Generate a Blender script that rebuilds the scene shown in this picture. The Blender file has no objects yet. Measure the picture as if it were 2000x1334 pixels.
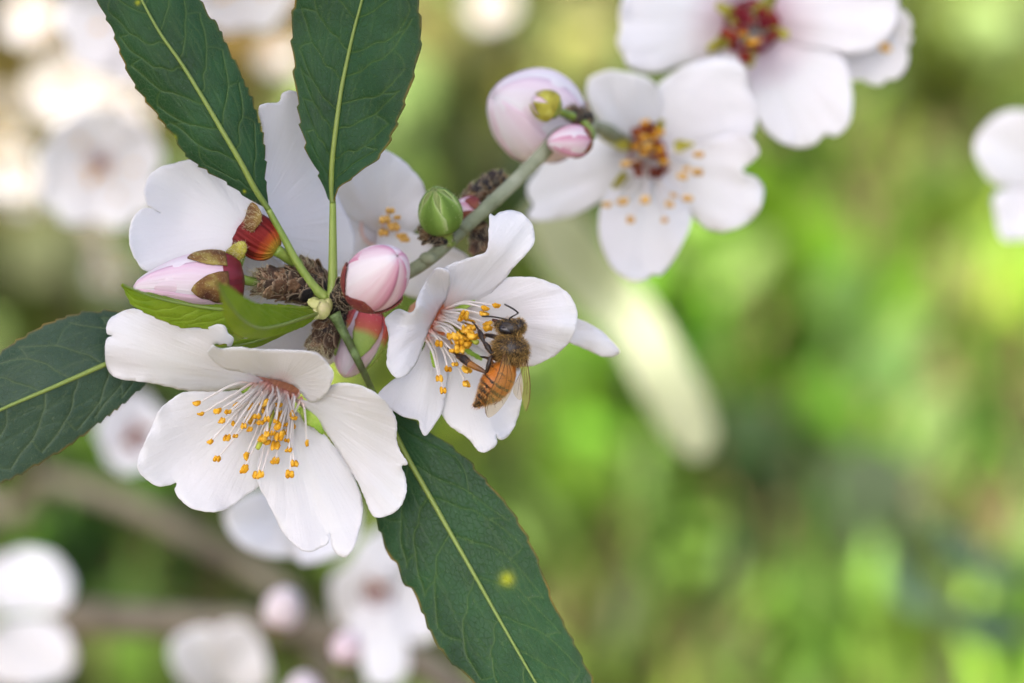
import bpy, math, random
import numpy as np
from mathutils import Vector, Matrix
from mathutils.geometry import delaunay_2d_cdt

# ------------------------------------------------------------------ frame, camera, light
random.seed(7)
rng = np.random.default_rng(7)
MM = 0.001                      # all shapes below are written in millimetres
DIST = 400.0                    # camera to plane of focus, mm
PPM = 17.4                      # photograph pixels per mm in the plane of focus
PITCH = math.radians(25.0)      # the camera looks a little down
HEIGHT = 0.42                   # height of the blossoms above the grass, m
W = Matrix.Translation((0, 0, HEIGHT)) @ Matrix.Rotation(-PITCH, 4, 'X')
SUN_EL, SUN_AZ = math.radians(54), math.radians(-150)   # azimuth measured from +Y towards +X
EXPOSURE = 1.69
SKY = 0.15
SUN = 4.0

sc = bpy.context.scene
COL = sc.collection

cam_d = bpy.data.cameras.new('camera')
cam = bpy.data.objects.new('camera', cam_d)
COL.objects.link(cam)
cam.matrix_world = W @ Matrix.Translation((0, -DIST * MM, 0)) @ Matrix.Rotation(math.pi / 2, 4, 'X')
cam_d.sensor_width = 36.0
cam_d.lens = 36.0 * DIST / (2000.0 / PPM)
cam_d.clip_start, cam_d.clip_end = 0.01, 500.0
cam_d.dof.use_dof = True
cam_d.dof.focus_distance = (DIST - 1.5) * MM
cam_d.dof.aperture_fstop = cam_d.lens / 10.0
sc.camera = cam

world = bpy.data.worlds.new('World')
sc.world = world
world.use_nodes = True
wnt = world.node_tree
sky = wnt.nodes.new('ShaderNodeTexSky')
sky.sky_type = 'NISHITA'
sky.sun_disc = False
sky.sun_elevation = SUN_EL
sky.sun_rotation = SUN_AZ
sky.air_density = 0.6
sky.dust_density = 6.0
wnt.links.new(sky.outputs[0], wnt.nodes['Background'].inputs[0])
wnt.nodes['Background'].inputs[1].default_value = SKY

SDIR = Vector((math.sin(SUN_AZ) * math.cos(SUN_EL), math.cos(SUN_AZ) * math.cos(SUN_EL), math.sin(SUN_EL)))
sun_d = bpy.data.lights.new('sun', 'SUN')
sun_d.energy = SUN
sun_d.angle = math.radians(3.0)
sun_d.color = (1.0, 0.975, 0.94)
sun = bpy.data.objects.new('sun', sun_d)
COL.objects.link(sun)
sun.rotation_euler = SDIR.to_track_quat('Z', 'Y').to_euler()
sun.location = (0, 0, 5)

vs = sc.view_settings
vs.view_transform = 'Standard'
vs.look = 'None'
vs.exposure = EXPOSURE
vs.gamma = 1.0
vs.use_curve_mapping = False
cy = sc.cycles
cy.use_denoising = True
cy.max_bounces = 10
cy.diffuse_bounces = 5
cy.transmission_bounces = 6
cy.transparent_max_bounces = 12
cy.sample_clamp_indirect = 6.0
cy.use_adaptive_sampling = False

# ------------------------------------------------------------------ helpers
def P(px, py, d=0.0):
    """photograph pixel + depth behind the plane of focus (mm) -> point in mm"""
    s = (DIST + d) / DIST / PPM
    return np.array([(px - 1000.0) * s, d, (667.0 - py) * s])

def zoomed(ox, oy, f):
    return lambda pts: [(ox + p[0] / f, oy + p[1] / f) + tuple(p[2:]) for p in pts]

R2 = zoomed(720, 400, 2.668)
R3 = zoomed(190, 580, 2.566)
R4 = zoomed(230, 380, 3.511)
R6 = zoomed(900, 0, 2.222)

def catmull(pts, n, closed=False):
    p = np.asarray(pts, float)
    if closed:
        q = np.vstack([p[-1], p, p[0], p[1]])
    else:
        q = np.vstack([2 * p[0] - p[1], p, 2 * p[-1] - p[-2]])
    m = len(q) - 3
    t = np.linspace(0, m, n, endpoint=not closed)
    i = np.minimum(t.astype(int), m - 1)
    f = (t - i)[:, None]
    a, b, c, d = q[i], q[i + 1], q[i + 2], q[i + 3]
    return 0.5 * (2 * b + (c - a) * f + (2 * a - 5 * b + 4 * c - d) * f ** 2 + (3 * b - a - 3 * c + d) * f ** 3)

def resample(p, n):
    L = np.r_[0, np.cumsum(np.linalg.norm(np.diff(p, axis=0), axis=1))]
    t = np.linspace(0, L[-1], n)
    return np.stack([np.interp(t, L, p[:, k]) for k in range(p.shape[1])], 1)

def smooth(pts, n):
    return resample(catmull(pts, max(n * 3, 60)), n)

def unit(v):
    v = np.asarray(v, float)
    return v / max(np.linalg.norm(v), 1e-9)

def frame(a):
    a = unit(a)
    h = np.array([0, 0, 1.0]) if abs(a[2]) < 0.9 else np.array([1.0, 0, 0])
    e1 = unit(np.cross(h, a))
    return e1, np.cross(a, e1), a

def tps(ctrl):
    c = np.asarray(ctrl, float)
    xy, z = c[:, :2] / 100, c[:, 2]
    n = len(c)
    r = np.linalg.norm(xy[:, None] - xy[None], axis=2)
    K = np.where(r > 0, r ** 2 * np.log(np.maximum(r, 1e-9)), 0) + np.eye(n) * 0.02
    Q = np.c_[np.ones(n), xy]
    A = np.block([[K, Q], [Q.T, np.zeros((3, 3))]])
    w = np.linalg.lstsq(A, np.r_[z, 0, 0, 0], rcond=None)[0]
    def f(x, y):
        q = np.c_[x, y] / 100
        r = np.linalg.norm(q[:, None] - xy[None], axis=2)
        return np.where(r > 0, r ** 2 * np.log(np.maximum(r, 1e-9)), 0) @ w[:n] + w[n] + q @ w[n + 1:]
    return f

def wob(x, y, seed, k=5):
    """cheap smooth noise, about -1..1"""
    r = np.random.default_rng(seed)
    o = np.zeros_like(np.asarray(x, float))
    for _ in range(k):
        a, b, c = r.normal(size=2).tolist() + [r.uniform(0, 6.28)]
        o += np.sin(a * x + b * y + c)
    return o / k ** 0.5

def vnormals(V, F):
    V = np.asarray(V)
    Nn = np.zeros_like(V)
    tri = []
    for f in F:
        for k in range(1, len(f) - 1):
            tri.append((f[0], f[k], f[k + 1]))
    T = np.array(tri)
    fn = np.cross(V[T[:, 1]] - V[T[:, 0]], V[T[:, 2]] - V[T[:, 0]])
    for k in range(3):
        np.add.at(Nn, T[:, k], fn)
    return Nn / np.maximum(np.linalg.norm(Nn, axis=1, keepdims=True), 1e-12)

def thicken(V, F, att, th):
    """give a sheet a second skin and a rim"""
    V = np.asarray(V, float)
    n = vnormals(V, F)
    B = V - n * th
    k = len(V)
    F = [tuple(f) for f in F]
    cnt = {}
    for f in F:
        for a, b in zip(f, f[1:] + f[:1]):
            cnt[(a, b)] = 1
    rim = [(b, a, a + k, b + k) for (a, b) in cnt if (b, a) not in cnt]
    FF = F + [tuple(i + k for i in reversed(f)) for f in F] + rim
    return np.vstack([V, B]), FF, {q: np.concatenate([w, w]) for q, w in att.items()}

def tag(o, label, cat, group=None):
    o['label'] = label
    o['category'] = cat
    if group:
        o['group'] = group
    return o

def thing(name, label, cat, loc, group=None):
    o = bpy.data.objects.new(name, None)
    o.empty_display_size = 0.002
    COL.objects.link(o)
    o.matrix_world = W @ Matrix.Translation(Vector(loc) * MM)
    o['mm'] = [float(q) for q in loc]
    return tag(o, label, cat, group)

def root_of(o):
    while o.parent:
        o = o.parent
    return o

def build(name, V, F, mat, parent, att=None, flat=False):
    """one mesh object from points in mm, as a child of parent"""
    org = np.array(root_of(parent)['mm'])
    me = bpy.data.meshes.new(name)
    me.from_pydata(((np.asarray(V) - org) * MM).tolist(), [], [tuple(int(i) for i in f) for f in F])
    if att:
        for k, w in att.items():
            w = np.asarray(w, np.float32)
            if w.ndim == 1:
                a = me.attributes.new(k, 'FLOAT', 'POINT')
                a.data.foreach_set('value', w)
            else:
                a = me.attributes.new(k, 'FLOAT_VECTOR', 'POINT')
                a.data.foreach_set('vector', w.ravel())
    me.materials.append(mat)
    if not flat:
        me.polygons.foreach_set('use_smooth', [True] * len(me.polygons))
    me.update()
    o = bpy.data.objects.new(name, me)
    COL.objects.link(o)
    o.parent = parent
    return o

def tube(pts, rad, seg=10, cap=True):
    p = np.asarray(pts, float)
    n = len(p)
    rad = np.broadcast_to(rad, n)
    t = np.gradient(p, axis=0)
    t /= np.linalg.norm(t, axis=1, keepdims=True)
    e1, _, _ = frame(t[0])
    V, A = [], []
    ang = np.linspace(0, 2 * np.pi, seg, endpoint=False)
    L = np.r_[0, np.cumsum(np.linalg.norm(np.diff(p, axis=0), axis=1))]
    for i in range(n):
        e1 = unit(e1 - t[i] * np.dot(e1, t[i]))
        e2 = np.cross(t[i], e1)
        V.append(p[i] + rad[i] * (np.cos(ang)[:, None] * e1 + np.sin(ang)[:, None] * e2))
        A.append(np.c_[np.cos(ang), np.sin(ang), np.full(seg, L[i])])
    V, A = np.vstack(V), np.vstack(A)
    F = [(i * seg + j, i * seg + (j + 1) % seg, (i + 1) * seg + (j + 1) % seg, (i + 1) * seg + j)
         for i in range(n - 1) for j in range(seg)]
    if cap:
        F.append(tuple(range(seg - 1, -1, -1)))
        F.append(tuple((n - 1) * seg + j for j in range(seg)))
    return V, F, {'pc': A}

def merge(lst):
    V, F, A, k = [], [], [], 0
    for v, f, a in lst:
        V.append(v)
        F += [tuple(i + k for i in q) for q in f]
        A.append(a['pc'])
        k += len(v)
    return np.vstack(V), F, {'pc': np.vstack(A)}

def grid(P3, att=None):
    """P3: (n, m, 3) points"""
    n, m = P3.shape[:2]
    F = [(i * m + j, i * m + j + 1, (i + 1) * m + j + 1, (i + 1) * m + j) for i in range(n - 1) for j in range(m - 1)]
    return P3.reshape(-1, 3), F

def ellipsoid(c, ax, nu=20, nv=14):
    """ax: 3x3 rows are the scaled axes"""
    V = [np.array([0, 0, 1.0])]
    for i in range(1, nv):
        th = math.pi * i / nv
        for j in range(nu):
            ph = 2 * math.pi * j / nu
            V.append([math.sin(th) * math.cos(ph), math.sin(th) * math.sin(ph), math.cos(th)])
    V.append([0, 0, -1])
    V = np.array(V, float)
    F = [(0, 1 + j, 1 + (j + 1) % nu) for j in range(nu)]
    for i in range(nv - 2):
        for j in range(nu):
            a, b = 1 + i * nu + j, 1 + i * nu + (j + 1) % nu
            F.append((a, a + nu, b + nu, b))
    last = len(V) - 1
    F += [(last, last - nu + (j + 1) % nu, last - nu + j) for j in range(nu)]
    return V @ np.asarray(ax, float) + np.asarray(c, float), F, {'pc': V}

# ------------------------------------------------------------------ materials
def srgb(r, g, b):
    f = lambda c: (c / 255 / 12.92) if c <= 10 else ((c / 255 + 0.055) / 1.055) ** 2.4
    return (f(r), f(g), f(b), 1.0)

class NT:
    def __init__(self, name):
        self.m = bpy.data.materials.new(name)
        self.m.use_nodes = True
        self.t = self.m.node_tree
        self.t.nodes.clear()
        self.out = self.t.nodes.new('ShaderNodeOutputMaterial')
    def put(self, sock, v):
        if v is None:
            return
        if isinstance(v, bpy.types.NodeSocket):
            self.t.links.new(v, sock)
        else:
            sock.default_value = v
    def n(self, typ, ins=None, **props):
        x = self.t.nodes.new('ShaderNode' + typ)
        for k, v in props.items():
            setattr(x, k, v)
        for k, v in (ins or {}).items():
            self.put(x.inputs[k], v)
        return x
    def attr(self, name='pc'):
        a = self.n('Attribute', attribute_name=name)
        return a
    def xyz(self, v):
        return self.n('SeparateXYZ', {0: v}).outputs
    def comb(self, x, y, z):
        return self.n('CombineXYZ', {0: x, 1: y, 2: z}).outputs[0]
    def math(self, op, a, b=None, c=None, clamp=False):
        x = self.n('Math', {0: a}, operation=op, use_clamp=clamp)
        self.put(x.inputs[1], b)
        self.put(x.inputs[2], c)
        return x.outputs[0]
    def ramp(self, f, stops, interp='LINEAR'):
        x = self.n('ValToRGB', {0: f})
        e = x.color_ramp
        e.interpolation = interp
        while len(e.elements) < len(stops):
            e.elements.new(0.5)
        for q, (p, c) in zip(e.elements, stops):
            q.position = p
            q.color = c
        return x.outputs[0]
    def mix(self, f, a, b, blend='MIX'):
        x = self.n('Mix', data_type='RGBA', blend_type=blend)
        self.put(x.inputs[0], f)
        self.put(x.inputs[6], a)
        self.put(x.inputs[7], b)
        return x.outputs[2]
    def noise(self, vec, scale=5.0, detail=3.0, rough=0.5, out=0):
        x = self.n('TexNoise', {'Vector': vec, 'Scale': scale, 'Detail': detail, 'Roughness': rough})
        return x.outputs[out]
    def bump(self, h, strength=0.3, dist=0.0002, normal=None):
        x = self.n('Bump', {'Height': h, 'Strength': strength, 'Distance': dist})
        if normal:
            self.put(x.inputs['Normal'], normal)
        return x.outputs[0]
    def bsdf(self, color, rough=0.5, spec=0.3, normal=None, trans=0.0, tcol=None, **kw):
        p = self.n('BsdfPrincipled', {'Base Color': color, 'Roughness': rough, 'Specular IOR Level': spec})
        for k, v in kw.items():
            self.put(p.inputs[k.replace('_', ' ')], v)
        if normal:
            self.put(p.inputs['Normal'], normal)
        s = p.outputs[0]
        if trans > 0:
            t = self.n('BsdfTranslucent', {'Color': tcol if tcol is not None else color})
            if normal:
                self.put(t.inputs['Normal'], normal)
            s = self.n('MixShader', {0: trans, 1: s, 2: t.outputs[0]}).outputs[0]
        self.t.links.new(s, self.out.inputs[0])
        return self.m
    def obj(self):
        return self.n('TexCoord').outputs['Object']

def petal_mat(name, tint, white=(0.765, 0.785, 0.81, 1), reach=0.24, trans=0.35):
    m = NT(name)
    r, th, e = m.xyz(m.attr().outputs['Vector'])[:3]
    streak = m.noise(m.comb(m.math('MULTIPLY', th, 16.0), m.math('MULTIPLY', r, 1.4), 0.0), 1.0, 4.0, 0.6)
    fine = m.noise(m.obj(), 2200.0, 3.0, 0.6)
    rr = m.math('ADD', r, m.math('MULTIPLY', m.math('SUBTRACT', streak, 0.5), 0.16))
    mid = tuple(tint[k] * 0.35 + white[k] * 0.65 for k in range(3)) + (1,)
    c = m.ramp(rr, [(0.0, tint), (reach * 0.45, mid), (reach, white), (1.0, white)])
    big = m.noise(m.obj(), 120.0, 2.0)
    c = m.mix(m.ramp(big, [(0.35, (0, 0, 0, 1)), (0.75, (1, 1, 1, 1))]), c,
              m.mix(0.5, c, (0.79, 0.77, 0.82, 1)))
    c = m.mix(m.math('MULTIPLY', m.math('SUBTRACT', streak, 0.5, clamp=True), 0.55), c, (0.70, 0.67, 0.68, 1))
    h = m.math('ADD', m.math('MULTIPLY', streak, 1.0), m.math('MULTIPLY', fine, 0.25))
    nrm = m.bump(h, 0.36, 0.0005)
    return m.bsdf(c, 0.55, 0.25, nrm, trans, m.mix(0.5, c, (0.80, 0.80, 0.80, 1)))

def leaf_mat(name, dark, light, vein, trans=0.25, rough=0.42):
    m = NT(name)
    u, v, k = m.xyz(m.attr().outputs['Vector'])[:3]
    spot = m.attr('spot').outputs['Fac']
    vec = m.comb(u, m.math('MULTIPLY', v, 4.2), 0.0)
    big = m.noise(m.obj(), 130.0, 4.0, 0.6)
    vor = m.n('TexVoronoi', {'Vector': m.n('VectorMath', {0: vec, 1: m.n('VectorMath', {0: m.noise(vec, 7.0, 2.0, out=1), 'Scale': 0.10}, operation='SCALE').outputs[0]}, operation='ADD').outputs[0], 'Scale': 15.0}, feature='DISTANCE_TO_EDGE').outputs[0]
    net = m.math('SUBTRACT', 1.0, m.math('DIVIDE', vor, 0.055), clamp=True)
    fine = m.noise(m.obj(), 1500.0, 3.0, 0.6)
    c = m.mix(m.ramp(big, [(0.3, (0, 0, 0, 1)), (0.7, (1, 1, 1, 1))]), dark, light)
    c = m.mix(m.math('MULTIPLY', fine, 0.35), c, tuple(q * 0.55 for q in dark[:3]) + (1,))
    mid = tuple(light[q] * 0.55 + vein[q] * 0.45 for q in range(3)) + (1,)
    c = m.mix(m.math('MULTIPLY', net, 0.26), c, mid)
    c = m.mix(m.math('MULTIPLY', k, 0.16), c, vein)
    edge = m.ramp(m.math('ABSOLUTE', u), [(0.955, (0, 0, 0, 1)), (0.99, (1, 1, 1, 1))])
    rag = m.ramp(m.noise(m.obj(), 260.0, 2.0), [(0.42, (0.1, 0.1, 0.1, 1)), (0.68, (0.8, 0.8, 0.8, 1))])
    c = m.mix(m.math('MULTIPLY', edge, rag), c, srgb(150, 120, 45))
    c = m.mix(spot, c, srgb(160, 170, 30))
    speck = m.ramp(m.noise(m.obj(), 5200.0, 1.0), [(0.72, (0, 0, 0, 1)), (0.78, (1, 1, 1, 1))])
    c = m.mix(m.math('MULTIPLY', speck, 0.18), c, srgb(180, 190, 170))
    h = m.math('ADD', m.math('MULTIPLY', m.math('MAXIMUM', m.math('MULTIPLY', net, 0.6), k), -0.6), m.math('MULTIPLY', fine, 0.35))
    return m.bsdf(c, m.math('ADD', rough - 0.1, m.math('MULTIPLY', big, 0.2)), 0.28, m.bump(h, 0.6, 0.00025), trans, m.mix(0.5, c, srgb(110, 150, 30)))

def simple_mat(name, stops, scale=400.0, rough=0.6, spec=0.3, bump=0.3, dist=0.0002, trans=0.0, detail=4.0, stretch=None):
    m = NT(name)
    o = m.obj()
    if stretch:
        o = m.n('Mapping', {'Vector': o, 'Scale': stretch}).outputs[0]
    f = m.noise(o, scale, detail, 0.6)
    n = len(stops)
    c = m.ramp(f, [(0.3 + 0.4 * i / max(n - 1, 1), s) for i, s in enumerate(stops)])
    g = m.noise(o, scale * 3, 3.0, 0.6)
    h = m.math('ADD', f, m.math('MULTIPLY', g, 0.4))
    return m.bsdf(c, rough, spec, m.bump(h, bump, dist) if bump else None, trans)

def ramp_mat(name, axis, stops, rough=0.5, spec=0.3, ribs=0.0, trans=0.0, jitter=0.15, fine=900.0):
    """colour runs along one component of pc"""
    m = NT(name)
    q = m.xyz(m.attr().outputs['Vector'])
    n1 = m.noise(m.obj(), fine, 3.0, 0.6)
    n2 = m.noise(m.obj(), fine * 0.25, 3.0, 0.6)
    f = m.math('ADD', q[axis], m.math('MULTIPLY', m.math('SUBTRACT', n2, 0.5), jitter * 2))
    c = m.ramp(f, stops)
    c = m.mix(m.math('MULTIPLY', n1, 0.3), c, m.mix(1.0, c, (0.55, 0.5, 0.45, 1), 'MULTIPLY'))
    h = n1
    if ribs:
        w = m.math('SINE', m.math('MULTIPLY', q[0], ribs))
        h = m.math('ADD', m.math('MULTIPLY', w, 0.8), n1)
    return m.bsdf(c, rough, spec, m.bump(h, 0.5, 0.00022), trans)

MAT = {}
MAT['petal_a'] = petal_mat('petal_rose_throat', srgb(226, 150, 140), reach=0.20)
MAT['petal_b'] = petal_mat('petal_apricot_throat', srgb(238, 165, 130), reach=0.30)
MAT['petal_c'] = petal_mat('petal_magenta_base', srgb(196, 90, 150), reach=0.16)
MAT['petal_d'] = petal_mat('petal_plain', srgb(214, 200, 170), reach=0.15)
MAT['petal_tan'] = petal_mat('petal_cream', srgb(190, 170, 130), white=(0.36, 0.335, 0.28, 1), reach=0.15)
MAT['petal_k'] = petal_mat('petal_crimson_base', srgb(176, 44, 112), reach=0.52)
MAT['leaf'] = leaf_mat('leaf_dark_green', srgb(26, 62, 34), srgb(46, 92, 52), srgb(136, 160, 72))
MAT['leaf_f'] = leaf_mat('leaf_blue_green', srgb(44, 72, 56), srgb(72, 98, 78), srgb(150, 166, 100), rough=0.36)
MAT['leaf_young'] = leaf_mat('leaf_young_green', srgb(130, 166, 26), srgb(180, 206, 66), srgb(180, 204, 84), trans=0.5)
MAT['midrib'] = ramp_mat('midrib_pale', 2, [(0.0, srgb(96, 118, 46)), (0.10, srgb(120, 138, 56)), (0.28, srgb(126, 146, 70)), (1, srgb(106, 130, 62))], 0.45, 0.4, jitter=0.03)
MAT['petiole'] = simple_mat('petiole_green', [srgb(70, 92, 34), srgb(112, 136, 50), srgb(140, 158, 80)], 350, 0.42, 0.45, 0.25, stretch=(1, 1, 0.25))
MAT['petiole_g'] = simple_mat('petiole_mottled', [srgb(66, 62, 44), srgb(84, 104, 52), srgb(142, 170, 112)], 420, 0.45, 0.45, 0.25)
MAT['filament'] = ramp_mat('filament_white', 2, [(0.0, srgb(226, 150, 135)), (0.18, srgb(240, 220, 210)), (0.35, (0.82, 0.80, 0.79, 1)), (1, (0.83, 0.81, 0.80, 1))], 0.5, 0.3, trans=0.25, jitter=0.02)
MAT['anther'] = simple_mat('anther_ochre', [srgb(168, 112, 20), srgb(212, 160, 44), srgb(234, 196, 96)], 1400, 0.95, 0.05, 0.9, 0.00015)
MAT['anther_red'] = simple_mat('anther_russet', [srgb(70, 28, 20), srgb(118, 54, 30), srgb(172, 106, 42)], 500, 0.75, 0.15, 0.5)
MAT['pistil'] = simple_mat('pistil_green', [srgb(150, 164, 40), srgb(190, 200, 90)], 600, 0.5, 0.3, 0.3)
MAT['cup_a'] = ramp_mat('throat_pink', 2, [(0, srgb(246, 200, 186)), (0.55, srgb(252, 224, 214)), (0.85, srgb(244, 206, 196)), (1, srgb(252, 232, 224))], 0.45, 0.3, ribs=120, trans=0.5, jitter=0.3)
MAT['cup_b'] = ramp_mat('throat_orange', 2, [(0, srgb(248, 196, 156)), (0.4, srgb(250, 206, 170)), (0.8, srgb(250, 206, 172)), (1, srgb(250, 222, 196))], 0.45, 0.3, trans=0.45)
MAT['cup_red'] = ramp_mat('calyx_red', 2, [(0, srgb(176, 150, 50)), (0.16, srgb(170, 80, 36)), (0.35, srgb(118, 32, 28)), (1, srgb(112, 38, 40))], 0.68, 0.15, ribs=126)
MAT['cup_wine'] = ramp_mat('calyx_wine', 2, [(0, srgb(110, 60, 40)), (0.3, srgb(104, 28, 36)), (1, srgb(124, 40, 54))], 0.5, 0.35, ribs=38)
MAT['cup_green'] = ramp_mat('calyx_green', 2, [(0, srgb(150, 120, 70)), (0.4, srgb(130, 140, 60)), (1, srgb(120, 150, 60))], 0.5, 0.35, ribs=38)
MAT['sepal_green'] = simple_mat('sepal_green', [srgb(92, 128, 28), srgb(136, 172, 56), srgb(170, 192, 100)], 450, 0.6, 0.3, 0.5)
MAT['sepal_brown'] = simple_mat('sepal_brown_olive', [srgb(70, 40, 30), srgb(110, 80, 44), srgb(150, 140, 74)], 420, 0.7, 0.2, 0.6)
MAT['sepal_olive'] = simple_mat('sepal_olive', [srgb(110, 100, 30), srgb(160, 156, 60), srgb(184, 184, 100)], 500, 0.7, 0.2, 0.6)
MAT['sepal_wine'] = simple_mat('sepal_wine', [srgb(96, 30, 40), srgb(120, 60, 50), srgb(110, 110, 60)], 300, 0.65, 0.25, 0.5)
MAT['sepal_rose'] = ramp_mat('sepal_rose_green', 1, [(0.15, srgb(190, 80, 84)), (0.36, srgb(190, 100, 80)), (0.52, srgb(150, 176, 90)), (1, srgb(140, 176, 80))], 0.6, 0.25, jitter=0.1)
def bud_mat(name, edge, body):
    m = NT(name)
    s, t, k = m.xyz(m.attr().outputs['Vector'])[:3]
    st = m.noise(m.comb(m.math('MULTIPLY', s, 6.0), t, k), 1.5, 3.0)
    f = m.math('ADD', m.math('ABSOLUTE', s), m.math('MULTIPLY', m.math('SUBTRACT', st, 0.5), 0.5))
    c = m.ramp(f, [(0.15, body), (0.68, tuple(0.5 * (a + b) for a, b in zip(body, edge))), (0.98, edge)])
    return m.bsdf(c, 0.68, 0.16, m.bump(st, 0.4, 0.0004), 0.25)
MAT['bud_green'] = bud_mat('bud_green', srgb(128, 150, 84), srgb(150, 164, 104))
MAT['bud_white'] = bud_mat('bud_white', srgb(224, 204, 216), srgb(228, 226, 230))
MAT['bud'] = bud_mat('bud_pink', srgb(208, 142, 170), srgb(230, 224, 229))
MAT['bud_pale'] = bud_mat('bud_blush', srgb(222, 190, 208), srgb(228, 222, 228))
def stripe_mat():
    m = NT('sepal_striped_green')
    q = m.xyz(m.attr().outputs['Vector'])
    n1 = m.noise(m.obj(), 700.0, 3.0)
    f = m.math('ADD', m.math('ABSOLUTE', q[0]), m.math('MULTIPLY', m.math('SUBTRACT', n1, 0.5), 0.4))
    c = m.ramp(f, [(0.2, srgb(84, 112, 40)), (0.7, srgb(112, 142, 62)), (0.95, srgb(156, 174, 112))])
    return m.bsdf(c, 0.6, 0.25, m.bump(n1, 0.5, 0.0002))
MAT['sepal_stripe'] = stripe_mat()
MAT['anther_pale'] = simple_mat('anther_straw', [srgb(186, 140, 60), srgb(214, 178, 104)], 500, 0.75, 0.15, 0.5)
MAT['bark'] = simple_mat('twig_grey_green', [srgb(84, 90, 66), srgb(122, 130, 104), srgb(150, 156, 134)], 160, 0.7, 0.2, 0.5, 0.0004)
MAT['bark_brown'] = simple_mat('spur_bark', [srgb(44, 34, 26), srgb(104, 84, 58), srgb(140, 120, 84)], 500, 0.8, 0.15, 0.9, 0.0005)
MAT['limb'] = simple_mat('limb_grey', [srgb(70, 66, 56), srgb(98, 92, 80), srgb(118, 112, 98)], 60, 0.85, 0.1, 0.6, 0.002)
def scale_mat():
    m = NT('bud_scale_brown')
    s, t, k = m.xyz(m.attr().outputs['Vector'])[:3]
    n1 = m.noise(m.obj(), 900.0, 4.0, 0.65)
    a = m.ramp(m.math('ADD', k, m.math('MULTIPLY', m.math('SUBTRACT', n1, 0.5), 0.5)),
               [(0.0, srgb(36, 34, 36)), (0.35, srgb(54, 44, 38)), (0.65, srgb(92, 68, 50)), (1.0, srgb(134, 108, 82))])
    fr = m.math('MAXIMUM', m.math('ABSOLUTE', s), t)
    c = m.mix(m.ramp(fr, [(0.80, (0, 0, 0, 1)), (1.0, (0.55, 0.55, 0.55, 1))]), a, srgb(170, 152, 126))
    return m.bsdf(c, 0.75, 0.2, m.bump(m.math('ADD', n1, m.noise(m.obj(), 350.0, 3.0)), 1.0, 0.0006))
MAT['scale'] = scale_mat()
MAT['wool'] = simple_mat('wool_cream', [srgb(190, 180, 140), srgb(222, 216, 186)], 300, 0.9, 0.1, 0, trans=0.3)
MAT['bract'] = simple_mat('bract_pale_green', [srgb(150, 158, 76), srgb(196, 200, 130), srgb(214, 204, 160)], 500, 0.55, 0.3, 0.5, trans=0.15)

# ------------------------------------------------------------------ builders for plants
def inside(poly, pts):
    x, y = pts[:, 0], pts[:, 1]
    c = np.zeros(len(pts), bool)
    for (x0, y0), (x1, y1) in zip(poly, np.roll(poly, -1, 0)):
        hit = ((y0 > y) != (y1 > y)) & (x < (x1 - x0) * (y - y0) / (y1 - y0 + 1e-12) + x0)
        c ^= hit
    return c

def sheet(outline, ctrl, base, step=5.5, th=0.13, ripple=0.36, edge=0.45, seed=1, jag=0.5):
    """a curved thin sheet: outline and depth are given in photograph pixels / mm"""
    o = np.asarray(outline, float)
    per = np.linalg.norm(o - np.roll(o, 1, 0), axis=1).sum()
    o = catmull(o, 400, True)
    o = resample(np.vstack([o, o[:1]]), max(int(per / (step * 0.6)), 24) + 1)[:-1]
    a = np.arange(len(o))
    o = o + jag * np.c_[wob(a * .9, a * 0, seed, 6), wob(a * .9, a * 0, seed + 9, 6)]
    lo, hi = o.min(0), o.max(0)
    g = []
    j = 0
    y = lo[1]
    while y < hi[1]:
        x = np.arange(lo[0] + (step / 2 if j % 2 else 0), hi[0], step)
        g.append(np.c_[x, np.full(len(x), y)])
        y += step * 0.87
        j += 1
    g = np.vstack(g)
    g = g[inside(o, g)]
    dm = np.linalg.norm(g[:, None] - o[None], axis=2).min(1) if len(g) else np.zeros(0)
    g = g[dm > step * 0.45]
    allp = np.vstack([o, g])
    vv, _, ff, *_ = delaunay_2d_cdt([Vector(q) for q in allp], [], [list(range(len(o)))], 1, 1e-4)
    q = np.array([tuple(x) for x in vv])
    ed = np.linalg.norm(q[:, None] - o[None], axis=2).min(1)
    b = np.asarray(base, float)
    r = np.linalg.norm(q - b, axis=1)
    rn = r / r.max()
    cm = q.mean(0) - b
    a0 = math.atan2(cm[1], cm[0])
    the = np.arctan2(q[:, 1] - b[1], q[:, 0] - b[0]) - a0
    the = (the + np.pi) % (2 * np.pi) - np.pi
    d = tps(ctrl)(q[:, 0], q[:, 1])
    d = d + ripple * (wob(the * 6, rn * 2.0, seed) + 0.45 * wob(the * 15, rn * 3.0, seed + 1)) * rn + edge * np.exp(-ed / 14) * wob(q[:, 0] / 22, q[:, 1] / 22, seed + 3) * rn
    V = np.array([P(x, y, z) for (x, y), z in zip(q, d)])
    F = [tuple(f) for f in ff]
    n = vnormals(V, F)
    if n[:, 1].mean() > 0:
        F = [tuple(reversed(f)) for f in F]
    return thicken(V, F, {'pc': np.c_[rn, the, np.exp(-ed / 8)]}, th)

def petal(t, outline, ctrl, base, mat, seed, label=None, **kw):
    V, F, A = sheet(outline, ctrl, base, seed=seed, **kw)
    o = build('petal', V, F, mat, t, A)
    if label:
        o['label'] = label
    return o

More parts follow.
